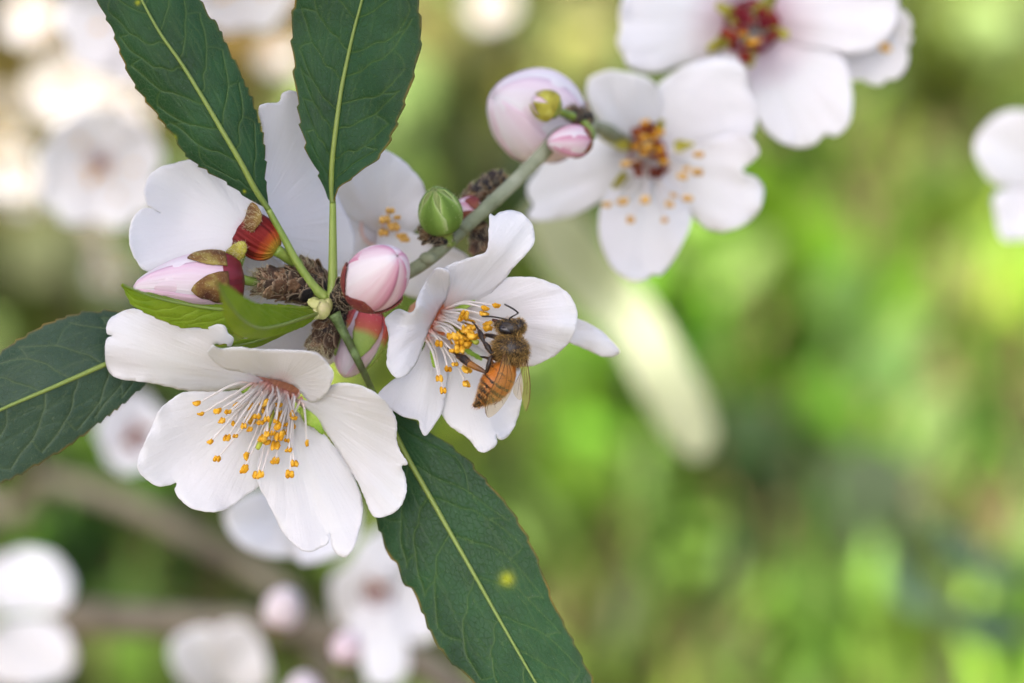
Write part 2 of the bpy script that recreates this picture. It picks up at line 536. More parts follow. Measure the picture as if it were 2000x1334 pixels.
def anther_shape(c, direction, size, seed):
    """two-lobed pollen sac"""
    r = np.random.default_rng(seed)
    a = unit(np.asarray(direction) + r.normal(size=3) * 0.35)
    e1, e2, a = frame(a)
    out = []
    for s in (-1, 1):
        ax = np.array([e1 * size * 0.30, e2 * size * 0.34, a * size * 0.56])
        v, f, at = ellipsoid(c + e1 * s * size * 0.24, ax * [[r.uniform(.8, 1.1)], [r.uniform(.8, 1.1)], [r.uniform(.8, 1.15)]], 12, 9)
        w = (v - c) @ a / size
        v = v + np.outer(w ** 2 * r.uniform(0.1, 0.9) * size, e2) + r.normal(size=v.shape) * size * 0.035
        out.append((v, f, at))
    return merge(out)

def stamen(t, root, tip, size=1.15, bend=None, rad=0.13, mat='anther', seed=0):
    r = np.random.default_rng(seed + 5)
    root, tip = np.asarray(root, float), np.asarray(tip, float)
    b = (np.zeros(3) if bend is None else np.asarray(bend)) + r.normal(size=3) * 0.25
    pts = np.array([root, root * 0.6 + tip * 0.4 + b, tip])
    c = catmull(pts, 14)
    V, F, A = tube(c, np.linspace(rad * 1.25, rad * 0.75, 14), 7)
    A['pc'][:, 2] /= A['pc'][:, 2].max()
    s = build('stamen', V, F, MAT['filament'], t, A)
    V, F, A = anther_shape(tip, tip - c[-3], size * r.uniform(0.70, 1.2), seed)
    build('anther', V, F, MAT[mat], s, A)

def lathe(base, mouth, prof, seg=28, th=0.0, ribs=0, rib_amp=0.0, oval=1.0):
    """prof: list of (t along the axis, radius)"""
    e1, e2, a = frame(np.asarray(mouth) - np.asarray(base))
    L = np.linalg.norm(np.asarray(mouth) - np.asarray(base))
    pr = catmull(prof, 18)
    ang = np.linspace(0, 2 * np.pi, seg, endpoint=False)
    V, A = [], []
    for t_, r_ in pr:
        rr = r_ * (1 + rib_amp * np.cos(ang * ribs))
        V.append(np.asarray(base) + a * L * t_ + np.outer(np.cos(ang) * rr, e1) + np.outer(np.sin(ang) * rr * oval, e2))
        A.append(np.c_[ang / (2 * np.pi), np.zeros(seg), np.full(seg, t_)])
    V, A = np.vstack(V), np.vstack(A)
    n = len(pr)
    F = [(i * seg + j, i * seg + (j + 1) % seg, (i + 1) * seg + (j + 1) % seg, (i + 1) * seg + j)
         for i in range(n - 1) for j in range(seg)]
    F.append(tuple(range(seg - 1, -1, -1)))
    if th:
        return thicken(V, F, {'pc': A}, th)
    return V, F, {'pc': A}

def hairs(V, F, n, length, width, sweep=(0, 0, 0), seed=0, keep=None, curl=0.3):
    """many fine hairs standing on a surface, one mesh"""
    r = np.random.default_rng(seed)
    V = np.asarray(V)
    tri = np.array([(f[0], f[k], f[k + 1]) for f in F for k in range(1, len(f) - 1)])
    if keep is not None:
        tri = tri[keep(V[tri].mean(1))]
    ar = np.linalg.norm(np.cross(V[tri[:, 1]] - V[tri[:, 0]], V[tri[:, 2]] - V[tri[:, 0]]), axis=1)
    i = r.choice(len(tri), n, p=ar / ar.sum())
    w = r.dirichlet((1, 1, 1), n)
    p = (V[tri[i]] * w[:, :, None]).sum(1)
    nn = vnormals(V, F)
    d = (nn[tri[i]] * w[:, :, None]).sum(1) + np.asarray(sweep) + r.normal(size=(n, 3)) * curl
    d /= np.linalg.norm(d, axis=1, keepdims=True)
    L = length * r.uniform(0.5, 1.25, n)[:, None]
    side = np.cross(d, r.normal(size=(n, 3)))
    side /= np.linalg.norm(side, axis=1, keepdims=True)
    mid = p + d * L * 0.55
    tip = p + d * L + (np.asarray(sweep) * 0.35 + r.normal(size=(n, 3)) * curl * 0.4) * L
    s = side * width / 2
    VV = np.stack([p - s, p + s, mid - s * 0.8, mid + s * 0.8, tip], 1).reshape(-1, 3)
    FF = []
    for k in range(n):
        b = 5 * k
        FF += [(b, b + 1, b + 3, b + 2), (b + 2, b + 3, b + 4)]
    rnd = r.random(n)
    A = np.c_[np.repeat(rnd, 5), np.tile([0, 0, .55, .55, 1], n), np.zeros(5 * n)]
    return VV, FF, {'pc': A}

def leaf(name, label, mid, left, right, mat, dl=0.0, dr=0.0, petiole=None, seed=0, teeth=0.30, tooth_mm=1.7, rib_r=(0.36, 0.08),
         nv=300, nu=81, spots=(), pet_mat='petiole', pet_r=(0.55, 0.5), group='leaves of the blossoming twig', tip=None, wave=0.35):
    """mid: (px, py, depth) base to tip; left/right: edges (px, py) base to tip; dl/dr: depth of the edges against the midrib"""
    t = thing(name, label, 'leaf', P(*mid[0]), group)
    m3 = smooth(np.array([P(*q) for q in mid]), nv)
    md = smooth(np.array(mid), nv)[:, 2]
    def edge(e, off):
        e = smooth(np.array(e), nv)
        w = np.sin(np.pi * np.linspace(0, 1, nv)) ** 0.6
        return np.array([P(x, y, d + off * k) for (x, y), d, k in zip(e, md, w)])
    Lq, Rq = edge(left, dl), edge(right, dr)
    v = np.linspace(0, 1, nv)
    length = np.linalg.norm(np.diff(m3, axis=0), axis=1).sum()
    r = np.random.default_rng(seed)
    def saw(sd):
        rr = np.random.default_rng(sd)
        pos = [0.03]
        while pos[-1] < 0.97:
            pos.append(pos[-1] + tooth_mm / length * rr.uniform(0.55, 1.45))
        pos = np.array(pos)
        amp = rr.uniform(0.55, 1.2, len(pos))
        i = np.clip(np.searchsorted(pos, v) - 1, 0, len(pos) - 2)
        f = np.clip((v - pos[i]) / (pos[i + 1] - pos[i]), 0, 1)
        return (np.where(f < 0.85, (f / 0.85) ** 1.3, (1 - f) / 0.15) - 0.45) * amp[i] * teeth * np.clip(np.sin(np.pi * v) * 4, 0, 1)
    us = np.linspace(-1, 1, nu)
    us = np.sign(us) * np.abs(us) ** 0.9
    G = np.zeros((nv, nu, 3))
    for side, E, sw in ((-1, Lq, saw(seed + 1)), (1, Rq, saw(seed + 2))):
        vec = E - m3
        ln = np.maximum(np.linalg.norm(vec, axis=1, keepdims=True), 1e-6)
        full = vec + vec / ln * sw[:, None]
        for j, u in enumerate(us):
            if u * side > 0 or (u == 0 and side == 1) or (abs(u) < 1e-9):
                a = abs(u)
                lin = m3 + vec * a
                q = lin + (full - vec) * max(0, (a - 0.8) / 0.2)
                q[:, 1] += -0.35 * np.sin(np.pi * a) * np.sin(np.pi * v) * (1.0)
                G[:, j] = q
    VV, UU = np.meshgrid(v, us, indexing='ij')
    bulge = wave * wob(VV * 14, UU * 3, seed + 4, 6) * np.abs(UU) * np.sin(np.pi * VV)
    G[:, :, 1] += bulge
    # vein pattern: laterals that arch and join the next one near the margin, plus cross veins
    wid = np.linalg.norm(Lq - Rq, axis=1).max() / 2
    def flat(uv):
        return np.c_[uv[:, 0] * wid, uv[:, 1] * length]
    lines = []
    for side in (-1, 1):
        k = 0.05 + r.uniform(0, 0.03)
        prev = None
        while k < 0.95:
            rise = r.uniform(0.10, 0.17)
            n = 8
            a = np.linspace(0, 0.86, n)
            ln = np.c_[side * a, k + rise * (a / 0.86) ** 1.2 + 0.05 * np.clip(a - 0.6, 0, 1) / 0.26]
            ln[1:-1] += r.normal(size=(n - 2, 2)) * [0.012, 0.005]
            lines.append((catmull(ln, 22), 1.0))
            if prev is not None:
                e0, e1 = prev[-1], ln[5]
                lines.append((catmull(np.array([e0, (e0 + e1) / 2 + [0.05 * side, 0], e1]), 8), 0.7))
                for _ in range(3):
                    f0, f1 = r.uniform(0.15, 0.8, 2)
                    p0 = np.array([np.interp(f0, np.linspace(0, 1, n), prev[:, q]) for q in (0, 1)])
                    p1 = np.array([np.interp(min(f0 + r.uniform(-.05, .12), 1), np.linspace(0, 1, n), ln[:, q]) for q in (0, 1)])
                    pm = (p0 + p1) / 2 + r.normal(size=2) * [0.05, 0.006]
                    lines.append((catmull(np.array([p0, pm, p1]), 8), 0.32))
            prev = ln
            k += r.uniform(0.075, 0.125)
    pts = flat(np.c_[UU.ravel(), VV.ravel()])
    mask = np.zeros(len(pts))
    groove = np.zeros(len(pts))
    for ln, wgt in lines:
        q = flat(ln)
        for p0, p1 in zip(q[:-1], q[1:]):
            lo, hi = np.minimum(p0, p1) - 1.0, np.maximum(p0, p1) + 1.0
            s = np.where(((pts > lo) & (pts < hi)).all(1))[0]
            if len(s) == 0:
                continue
            dd = p1 - p0
            f = np.clip(((pts[s] - p0) @ dd) / max(dd @ dd, 1e-9), 0, 1)
            dist = np.linalg.norm(pts[s] - p0 - f[:, None] * dd, axis=1)
            mask[s] = np.maximum(mask[s], wgt * np.exp(-(dist / 0.11) ** 2))
            groove[s] = np.maximum(groove[s], wgt * np.exp(-(dist / 0.38) ** 2))
    G[:, :, 1] += (0.07 * groove).reshape(nv, nu)
    V, F = grid(G)
    if vnormals(V, F)[:, 1].mean() > 0:
        F = [tuple(reversed(f)) for f in F]
    sp = np.zeros(len(V))
    for sx, sy, sr in spots:
        c = [P(sx, sy, d) for d in (0,)][0]
        sp = np.maximum(sp, np.exp(-(np.hypot(V[:, 0] - c[0], V[:, 2] - c[2]) / sr) ** 2))
    V2, F2, A = thicken(V, F, {'pc': np.c_[UU.ravel(), VV.ravel(), mask], 'spot': sp}, 0.16)
    build('blade', V2, F2, MAT[mat], t, A)
    c = m3.copy()
    c[:, 1] += -0.10
    Vr, Fr, Ar = tube(c[:-3], np.linspace(rib_r[0], rib_r[1], nv - 3), 8)
    Ar['pc'][:, 2] /= Ar['pc'][:, 2].max()
    build('midrib', Vr, Fr, MAT['midrib'], t, Ar)
    if petiole:
        pp = smooth(np.array([P(*q) for q in petiole]), 30)
        e = np.linspace(0, 1, 30)
        rr = pet_r[0] + (pet_r[1] - pet_r[0]) * e + 0.25 * np.exp(-e * 14)
        Vp, Fp, Ap = tube(pp, rr, 12)
        build('petiole', Vp, Fp, MAT[pet_mat], t, Ap)
    return t

def bud(name, label, base, tip, R, petal_m='bud', cup='cup_wine', sep='sepal_wine', sep_len=0.55, cup_len=0.3, pedicel=None, ped_r=0.55,
        nsep=5, sep_span=40, twist=0.9, group='flower buds on the twig', fuzz=0, f_p=0.8, spin=0.0, cover=0):
    base, tip = np.asarray(base, float), np.asarray(tip, float)
    t = thing(name, label, 'flower bud', base, group)
    e1, e2, a = frame(tip - base)
    L = np.linalg.norm(tip - base)
    prof = lambda q: R * np.maximum(np.sin(np.pi * np.clip(q, 0, 1) ** f_p), 0) ** 0.62
    def shell(az, q, off):
        rr = prof(q) + off
        return base + a * (q * L)[..., None] + (np.cos(az) * rr)[..., None] * e1 + (np.sin(az) * rr)[..., None] * e2
    azc = math.atan2(-e2[1], -e1[1])
    for k in range(5):
        q = np.linspace(0.05, 1.0, 26)
        s = np.linspace(-1, 1, 17)
        Q, S = np.meshgrid(q, s, indexing='ij')
        if k == 4 and cover:
            az = azc + math.radians(cover) + S * math.radians(88) + twist * (Q - 0.5) * 0.5
        else:
            az = spin + 2 * np.pi * k / 5 + S * math.radians(74 + 8 * (k % 2)) + twist * Q + 0.12 * (k % 3)
        G = shell(az, Q, (0.085 if (k == 4 and cover) else 0.04) * R + (0.045 * S + 0.025 * wob(Q * 6, S * 3, k)) * R * np.clip(np.sin(np.pi * Q), 0.15, 1))
        V, F = grid(G)
        V, F, A = thicken(V, F, {'pc': np.c_[S.ravel(), Q.ravel(), np.full(Q.size, k * 0.37)]}, -0.10)
        build('petal', V, F, MAT[petal_m], t, A)
    q = np.linspace(0, cup_len, 9)
    V, F, A = lathe(base - a * 0.1, base + a * L * cup_len, [(i / 8, prof(x) + 0.09 * R + 0.06) for i, x in enumerate(q)], 30, 0, 10, 0.02)
    build('calyx', V, F, MAT[cup], t, A)
    for k in range(nsep):
        q = np.linspace(cup_len * 0.8, sep_len, 14)
        s = np.linspace(-1, 1, 11)
        Q, S = np.meshgrid(q, s, indexing='ij')
        f = (Q - q[0]) / (q[-1] - q[0])
        az = spin + 2 * np.pi * (k + 0.5) / nsep + S * math.radians(sep_span) * (1 - f ** 2.2) ** 0.7 * (1 + 0.06 * wob(f * 16, S, k + 2))
        G = shell(az, Q, 0.115 * R + 0.06 - 0.02 * R * np.abs(S) + 0.04 * R * f * (k % 2))
        V, F = grid(G)
        V, F, A = thicken(V, F, {'pc': np.c_[S.ravel(), f.ravel(), np.full(Q.size, k * .2)]}, -0.14)
        o = build('sepal', V, F, MAT[sep], t, A)
        if fuzz:
            hv, hf, ha = hairs(V, F, fuzz, 0.42, 0.035, tuple(a * 0.6), k)
            h = build('fuzz', hv, hf, MAT['wool'], o, ha)
            h['kind'] = 'stuff'
    if pedicel is not None:
        pts = smooth(np.array([np.asarray(x, float) for x in pedicel] + [base + a * 0.2]), 16)
        V, F, A = tube(pts, ped_r, 10)
        build('pedicel', V, F, MAT['petiole'], t, A)
    return t

def scale_piece(c, out, up, w, h, tone, seed):
    r = np.random.default_rng(seed)
    side = unit(np.cross(up, out))
    s, q = np.meshgrid(np.linspace(-1, 1, 7), np.linspace(0, 1, 7))
    wid = w * np.sqrt(np.maximum(1 - (q * 0.95) ** 2.4, 0.01))
    G = (c + (s * wid)[..., None] * side + (q * h)[..., None] * up
         + ((0.12 * h * q ** 2 + 0.30 * w * (1 - s ** 2) * (1 - q * 0.5)) + 0.05 * wob(s * 2, q * 3, seed))[..., None] * out)
    G += (0.06 * w * np.sin(s * 7 + seed) * q)[..., None] * up
    V, F = grid(G)
    return thicken(V, F, {'pc': np.c_[s.ravel(), q.ravel(), np.full(s.size, tone)]}, 0.09)

def spur(label, pts, rad, rows=8, per=7, sc=1.0, tones=(0.1, 0.8), wool=0, wool_len=1.0, seed=0, wool_at=0.85):
    """short fruiting spur clothed in overlapping bud scales"""
    p = smooth(np.array([P(*q) for q in pts]), rows * 3)
    t = thing('fruit_spur', label, 'spur', p[0], 'scaly spurs at the twig node')
    e = np.linspace(0, 1, len(p))
    rr = np.interp(e, np.linspace(0, 1, len(rad)), rad)
    V, F, A = tube(p, rr * 0.82, 12)
    build('stem', V, F, MAT['bark_brown'], t, A)
    r = np.random.default_rng(seed)
    rows, per = int(rows * 1.7), int(per * 1.5)
    for i in range(rows):
        k = int((i + 0.2) / rows * (len(p) - 1))
        a = unit(p[min(k + 1, len(p) - 1)] - p[max(k - 1, 0)])
        e1, e2, a = frame(a)
        for j in range(per):
            az = 2 * math.pi * (j + 0.5 * (i % 2) + r.uniform(-.15, .15)) / per
            out = math.cos(az) * e1 + math.sin(az) * e2
            w = rr[k] * 0.36 * sc * r.uniform(0.55, 1.5)
            tone = np.interp(i / (rows - 1), [0, 1], tones) + r.uniform(-.28, .28)
            V, F, A = scale_piece(p[k] + out * rr[k] * 0.80, out, unit(a + 0.24 * r.normal(size=3)), w, w * r.uniform(1.4, 2.3), tone, int(r.integers(1e6)))
            build('bud_scale', V, F, MAT['scale'], t, A)
    v, f, at = tube(p, rr * 1.0, 12)
    hv, hf, ha = hairs(v, f, 420, 0.5, 0.03, tuple(unit(p[-1] - p[0]) * 1.2), seed + 1, curl=0.6)
    h = build('hair', hv, hf, MAT['wool'], t, ha)
    h['kind'] = 'stuff'
    if wool:
        k = int(len(p) * wool_at)
        a = unit(p[-1] - p[k - 2])
        v, f, at = ellipsoid(p[-1] - a * rr[-1] * 0.4, np.eye(3) * rr[-1] * 0.9, 14, 10)
        hv, hf, ha = hairs(v, f, wool, wool_len, 0.04, tuple(a * 0.8), seed, curl=0.6)
        h = build('wool', hv, hf, MAT['wool'], t, ha)
        h['kind'] = 'stuff'
    return t

# ------------------------------------------------------------------ the ground, grass, background trees
def wpt(v):
    return W @ (Vector(v) * MM)

def ground_at(px, py, z=0.0):
    c = W @ Vector((0, -DIST * MM, 0))
    d = wpt(P(px, py, 0)) - c
    s = (z - c.z) / d.z
    return c + d * s

def world_obj(name, V, F, mat, att=None, parent=None, smooth_=True):
    me = bpy.data.meshes.new(name)
    me.from_pydata([tuple(v) for v in V], [], F)
    if att:
        for k, w in att.items():
            a = me.attributes.new(k, 'FLOAT_VECTOR', 'POINT')
            a.data.foreach_set('vector', np.asarray(w, np.float32).ravel())
    me.materials.append(mat)
    me.polygons.foreach_set('use_smooth', [smooth_] * len(me.polygons))
    o = bpy.data.objects.new(name, me)
    COL.objects.link(o)
    o.parent = parent
    return o

def ground_mat():
    m = NT('soil_and_moss')
    o = m.obj()
    a = m.noise(o, 1.6, 5.0, 0.6)
    b = m.noise(o, 40.0, 4.0, 0.7)
    c = m.ramp(a, [(0.3, srgb(70, 78, 34)), (0.5, srgb(92, 84, 54)), (0.7, srgb(120, 100, 70))])
    c = m.mix(m.math('MULTIPLY', b, 0.5), c, srgb(60, 48, 34))
    return m.bsdf(c, 0.95, 0.1, m.bump(b, 0.8, 0.02))

n = 80
xs = np.concatenate([-np.geomspace(60, 1.2, 20), np.linspace(-1.1, 1.1, 41), np.geomspace(1.2, 60, 20)])
ys = np.concatenate([-np.geomspace(60, 0.6, 16), np.linspace(-0.5, 4, 60), np.geomspace(4.2, 60, 20)])
X, Y = np.meshgrid(xs, ys, indexing='ij')
Z = 0.018 * wob(X * 5, Y * 5, 3, 8) * np.exp(-((X / 4) ** 2 + ((Y - 1.5) / 5) ** 2)) - 0.02
Vg, Fg = grid(np.stack([X, Y, Z], -1))
g = world_obj('ground', Vg, Fg, ground_mat())
g['kind'] = 'structure'

# plant patches with sunlit and shaded ground painted into them: photograph pixel where the patch shows, and its leaf colour
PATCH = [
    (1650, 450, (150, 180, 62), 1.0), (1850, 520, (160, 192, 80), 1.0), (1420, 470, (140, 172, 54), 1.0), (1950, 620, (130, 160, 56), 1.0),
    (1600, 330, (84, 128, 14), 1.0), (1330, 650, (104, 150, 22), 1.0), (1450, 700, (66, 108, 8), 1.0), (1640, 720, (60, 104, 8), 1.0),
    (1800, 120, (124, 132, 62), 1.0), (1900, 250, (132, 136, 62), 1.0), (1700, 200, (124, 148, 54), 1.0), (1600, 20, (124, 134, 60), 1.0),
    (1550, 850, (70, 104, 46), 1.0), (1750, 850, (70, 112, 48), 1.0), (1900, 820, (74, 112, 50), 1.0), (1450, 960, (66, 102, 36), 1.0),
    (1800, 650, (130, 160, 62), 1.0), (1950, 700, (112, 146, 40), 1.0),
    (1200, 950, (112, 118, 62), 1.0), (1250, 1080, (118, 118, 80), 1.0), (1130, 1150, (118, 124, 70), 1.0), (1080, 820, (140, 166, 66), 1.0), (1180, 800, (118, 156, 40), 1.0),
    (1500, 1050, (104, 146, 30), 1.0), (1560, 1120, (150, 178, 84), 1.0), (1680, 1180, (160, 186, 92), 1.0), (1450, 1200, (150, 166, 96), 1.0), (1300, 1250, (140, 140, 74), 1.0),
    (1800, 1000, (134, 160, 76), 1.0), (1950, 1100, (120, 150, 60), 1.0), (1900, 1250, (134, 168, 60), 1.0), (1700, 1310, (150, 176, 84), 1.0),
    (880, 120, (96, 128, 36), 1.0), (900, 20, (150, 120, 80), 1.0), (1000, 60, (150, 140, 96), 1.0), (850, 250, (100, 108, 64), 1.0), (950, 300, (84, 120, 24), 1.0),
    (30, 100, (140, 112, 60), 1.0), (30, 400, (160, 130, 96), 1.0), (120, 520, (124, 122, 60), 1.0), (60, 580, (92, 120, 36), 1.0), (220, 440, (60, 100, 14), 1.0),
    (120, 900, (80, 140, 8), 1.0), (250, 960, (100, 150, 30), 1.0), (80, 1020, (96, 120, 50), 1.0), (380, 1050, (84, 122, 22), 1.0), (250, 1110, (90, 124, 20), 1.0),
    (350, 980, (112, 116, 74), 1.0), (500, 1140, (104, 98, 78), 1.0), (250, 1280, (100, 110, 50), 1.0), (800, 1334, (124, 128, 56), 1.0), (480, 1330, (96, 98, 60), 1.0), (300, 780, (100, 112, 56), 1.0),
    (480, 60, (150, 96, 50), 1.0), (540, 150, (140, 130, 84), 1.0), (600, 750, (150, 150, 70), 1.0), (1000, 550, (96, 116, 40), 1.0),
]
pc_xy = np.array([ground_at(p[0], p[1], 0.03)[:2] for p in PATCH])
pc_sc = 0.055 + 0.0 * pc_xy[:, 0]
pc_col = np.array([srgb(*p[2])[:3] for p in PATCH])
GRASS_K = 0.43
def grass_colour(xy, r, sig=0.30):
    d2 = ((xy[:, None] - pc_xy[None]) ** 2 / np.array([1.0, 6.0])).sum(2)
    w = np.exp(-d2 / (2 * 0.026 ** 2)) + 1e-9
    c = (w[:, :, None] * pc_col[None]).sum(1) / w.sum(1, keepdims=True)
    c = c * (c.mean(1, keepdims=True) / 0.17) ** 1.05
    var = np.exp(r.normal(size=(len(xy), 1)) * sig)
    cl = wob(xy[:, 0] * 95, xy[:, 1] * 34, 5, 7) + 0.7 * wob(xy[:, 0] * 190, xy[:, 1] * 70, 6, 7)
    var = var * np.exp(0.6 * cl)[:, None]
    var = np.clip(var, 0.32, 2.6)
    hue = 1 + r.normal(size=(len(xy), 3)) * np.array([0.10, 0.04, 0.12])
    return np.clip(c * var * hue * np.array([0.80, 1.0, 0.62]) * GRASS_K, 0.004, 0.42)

def grass_mat(name, spec=0.2, trans=0.35, rough=0.5):
    m = NT(name)
    c = m.attr('col').outputs['Color']
    n1 = m.noise(m.obj(), 150.0, 2.0)
    c2 = m.mix(m.math('MULTIPLY', n1, 0.4), c, m.mix(1.0, c, (0.6, 0.65, 0.5, 1), 'MULTIPLY'))
    return m.bsdf(c2, rough, spec, None, trans)

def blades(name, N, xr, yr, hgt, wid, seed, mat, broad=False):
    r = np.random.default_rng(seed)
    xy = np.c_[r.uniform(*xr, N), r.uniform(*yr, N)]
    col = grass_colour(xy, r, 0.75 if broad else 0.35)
    h = hgt * r.uniform(0.5, 1.4, N)
    w = wid * r.uniform(0.6, 1.4, N)
    az = r.uniform(0, 2 * np.pi, N)
    lean = r.uniform(0.1, 0.9, N) * h
    dirx, diry = np.cos(az), np.sin(az)
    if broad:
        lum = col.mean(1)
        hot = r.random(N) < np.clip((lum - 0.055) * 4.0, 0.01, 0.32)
        col[hot] = np.array([0.30, 0.42, 0.13]) * r.uniform(0.7, 1.2, (hot.sum(), 1))  # some leaves painted bright as glints of sunlight
    V = np.zeros((N, 7, 3))
    prof = [(0.0, 0.6, 0.0), (0.4, 1.0, 0.25), (0.75, 0.8, 0.6)] if not broad else [(0.25, 0.35, 0.1), (0.6, 1.0, 0.45), (0.85, 0.9, 0.8)]
    for k, (q, ww, ln) in enumerate(prof):
        for s in (0, 1):
            sg = -0.5 if s == 0 else 0.5
            V[:, 2 * k + s, 0] = xy[:, 0] + dirx * lean * ln - diry * w * ww * sg
            V[:, 2 * k + s, 1] = xy[:, 1] + diry * lean * ln + dirx * w * ww * sg
            V[:, 2 * k + s, 2] = h * q - 0.02
    V[:, 6, 0] = xy[:, 0] + dirx * lean
    V[:, 6, 1] = xy[:, 1] + diry * lean
    V[:, 6, 2] = h * (0.9 if not broad else 0.95) - 0.02
    F = []
    for i in range(N):
        b = 7 * i
        F += [(b, b + 1, b + 3, b + 2), (b + 2, b + 3, b + 5, b + 4), (b + 4, b + 5, b + 6)]
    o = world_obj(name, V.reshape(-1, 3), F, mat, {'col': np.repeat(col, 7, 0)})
    o['kind'] = 'stuff'
    return o
gm = grass_mat('grass_blade')
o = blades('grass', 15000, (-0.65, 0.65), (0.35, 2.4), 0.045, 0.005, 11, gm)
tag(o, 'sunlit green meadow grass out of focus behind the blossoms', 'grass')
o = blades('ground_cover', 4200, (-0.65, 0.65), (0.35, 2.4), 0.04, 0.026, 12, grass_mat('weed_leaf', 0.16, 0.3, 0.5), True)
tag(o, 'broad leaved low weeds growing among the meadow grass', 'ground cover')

# ------------------------------------------------------------------ the almond tree, with an unseen canopy added to shade the twig
tree = bpy.data.objects.new('almond_tree', None)
COL.objects.link(tree)
tag(tree, 'grey limbs of the almond tree out of focus behind the white blossoms', 'tree')
def limb(pts, r0, r1, name='limb', seg=12, n=50, rough=0.12):
    p = smooth(np.array([tuple(q) for q in pts]), n)
    e = np.linspace(0, 1, n)
    rad = (r0 + (r1 - r0) * e) * (1 + rough * wob(e * 25, e * 0, int(r0 * 1e5) % 97, 4))
    V, F, A = tube(p, rad, seg)
    return world_obj(name, V, F, MAT['limb'], A, tree)
DZ = HEIGHT - 0.52
TB = Vector((-0.62, 0.80, -0.05))
limb([TB, (-0.60, 0.78, 0.25 + DZ), (-0.56, 0.74, 0.5 + DZ), (-0.5, 0.70, 0.75 + DZ)], 0.05, 0.035, 'trunk', 16)
cx = wpt((-32, 60, -16)) + SDIR * 0.42
limb([(-0.5, 0.70, 0.75 + DZ), (-0.52, 0.45, 0.90 + DZ), (-0.38, 0.10, 0.95 + DZ), cx + Vector((-0.06, 0, 0.03)), cx + Vector((0.22, -0.1, 0.02))], 0.02, 0.006)
limb([(-0.56, 0.74, 0.45 + DZ), wpt(P(-500, 1100, 300)), wpt(P(130, 1200, 215)), wpt(P(330, 1215, 200)), wpt(P(520, 1225, 190)), wpt(P(760, 1260, 180)), wpt(P(1000, 1420, 170))], 0.012, 0.0024)
limb([(-0.58, 0.76, 0.35 + DZ), wpt(P(-300, 860, 420)), wpt(P(60, 930, 360)), wpt(P(250, 985, 330)), wpt(P(430, 1080, 300)), wpt(P(560, 1160, 280)), wpt(P(690, 1400, 260))], 0.0032, 0.0018)
limb([(-0.53, 0.72, 0.66 + DZ), wpt(P(-400, 150, 460)), wpt(P(-60, 190, 440)), wpt(P(140, 215, 420)), wpt(P(330, 130, 400)), wpt(P(480, -60, 380))], 0.010, 0.0025)
limb([wpt(P(-400, 150, 460)), wpt(P(-100, 330, 430)), wpt(P(60, 370, 410)), wpt(P(170, 420, 400)), wpt(P(220, 560, 380))], 0.006, 0.0016)

def shade_crown(name, N, centre, R, size, seed, mat):
    r = np.random.default_rng(seed)
    q = r.normal(size=(N, 3))
    q /= np.linalg.norm(q, axis=1, keepdims=True)
    q *= (r.random(N) ** (1 / 2.4))[:, None]
    e1, e2, a = frame(np.array(SDIR))
    c = np.array(centre) + R * (q[:, :1] * e1 + q[:, 1:2] * e2) + 0.07 * q[:, 2:] * a
    nrm = r.normal(size=(N, 3)) + a * 0.5
    nrm /= np.linalg.norm(nrm, axis=1, keepdims=True)
    u = np.cross(nrm, r.normal(size=(N, 3)))
    u /= np.linalg.norm(u, axis=1, keepdims=True)
    v = np.cross(nrm, u)
    s = size * r.uniform(0.6, 1.3, (N, 1))
    V = np.stack([c - u * s, c - u * s * 0.3 + v * s * 0.42, c + u * s * 0.5 + v * s * 0.36, c + u * s * 1.1,
                  c + u * s * 0.5 - v * s * 0.36, c - u * s * 0.3 - v * s * 0.42], 1)
    V[:, 3] += nrm * s * 0.3
    F = [tuple(6 * i + k for k in range(6)) for i in range(N)]
    o = world_obj(name, V.reshape(-1, 3), F, mat, {'pc': np.repeat(np.c_[r.random(N), r.random(N), r.random(N)], 6, 0)}, tree)
    o['kind'] = 'stuff'
    return o
shade_crown('shade_crown', 850, cx, 0.19, 0.024, 5, simple_mat('shade_crown_petal', [srgb(232, 222, 224), srgb(240, 236, 230)], 60, 0.55, 0.3, 0, trans=0.5))  # unseen blossom canopy added overhead to block sun from the flowers

# ------------------------------------------------------------------ generic blossom for the softer ones behind
def disc(rings=8, seg=26):
    q = [(0.0, 0.0)]
    for i in range(1, rings + 1):
        for j in range(seg):
            a = 2 * math.pi * j / seg
            q.append((i / rings * math.sin(a), -i / rings * math.cos(a)))
    F = [(0, 1 + j, 1 + (j + 1) % seg) for j in range(seg)]
    for i in range(rings - 1):
        for j in range(seg):
            a, b = 1 + i * seg + j, 1 + i * seg + (j + 1) % seg
            F.append((a, a + seg, b + seg, b))
    return np.array(q), F
DQ, DF = disc()

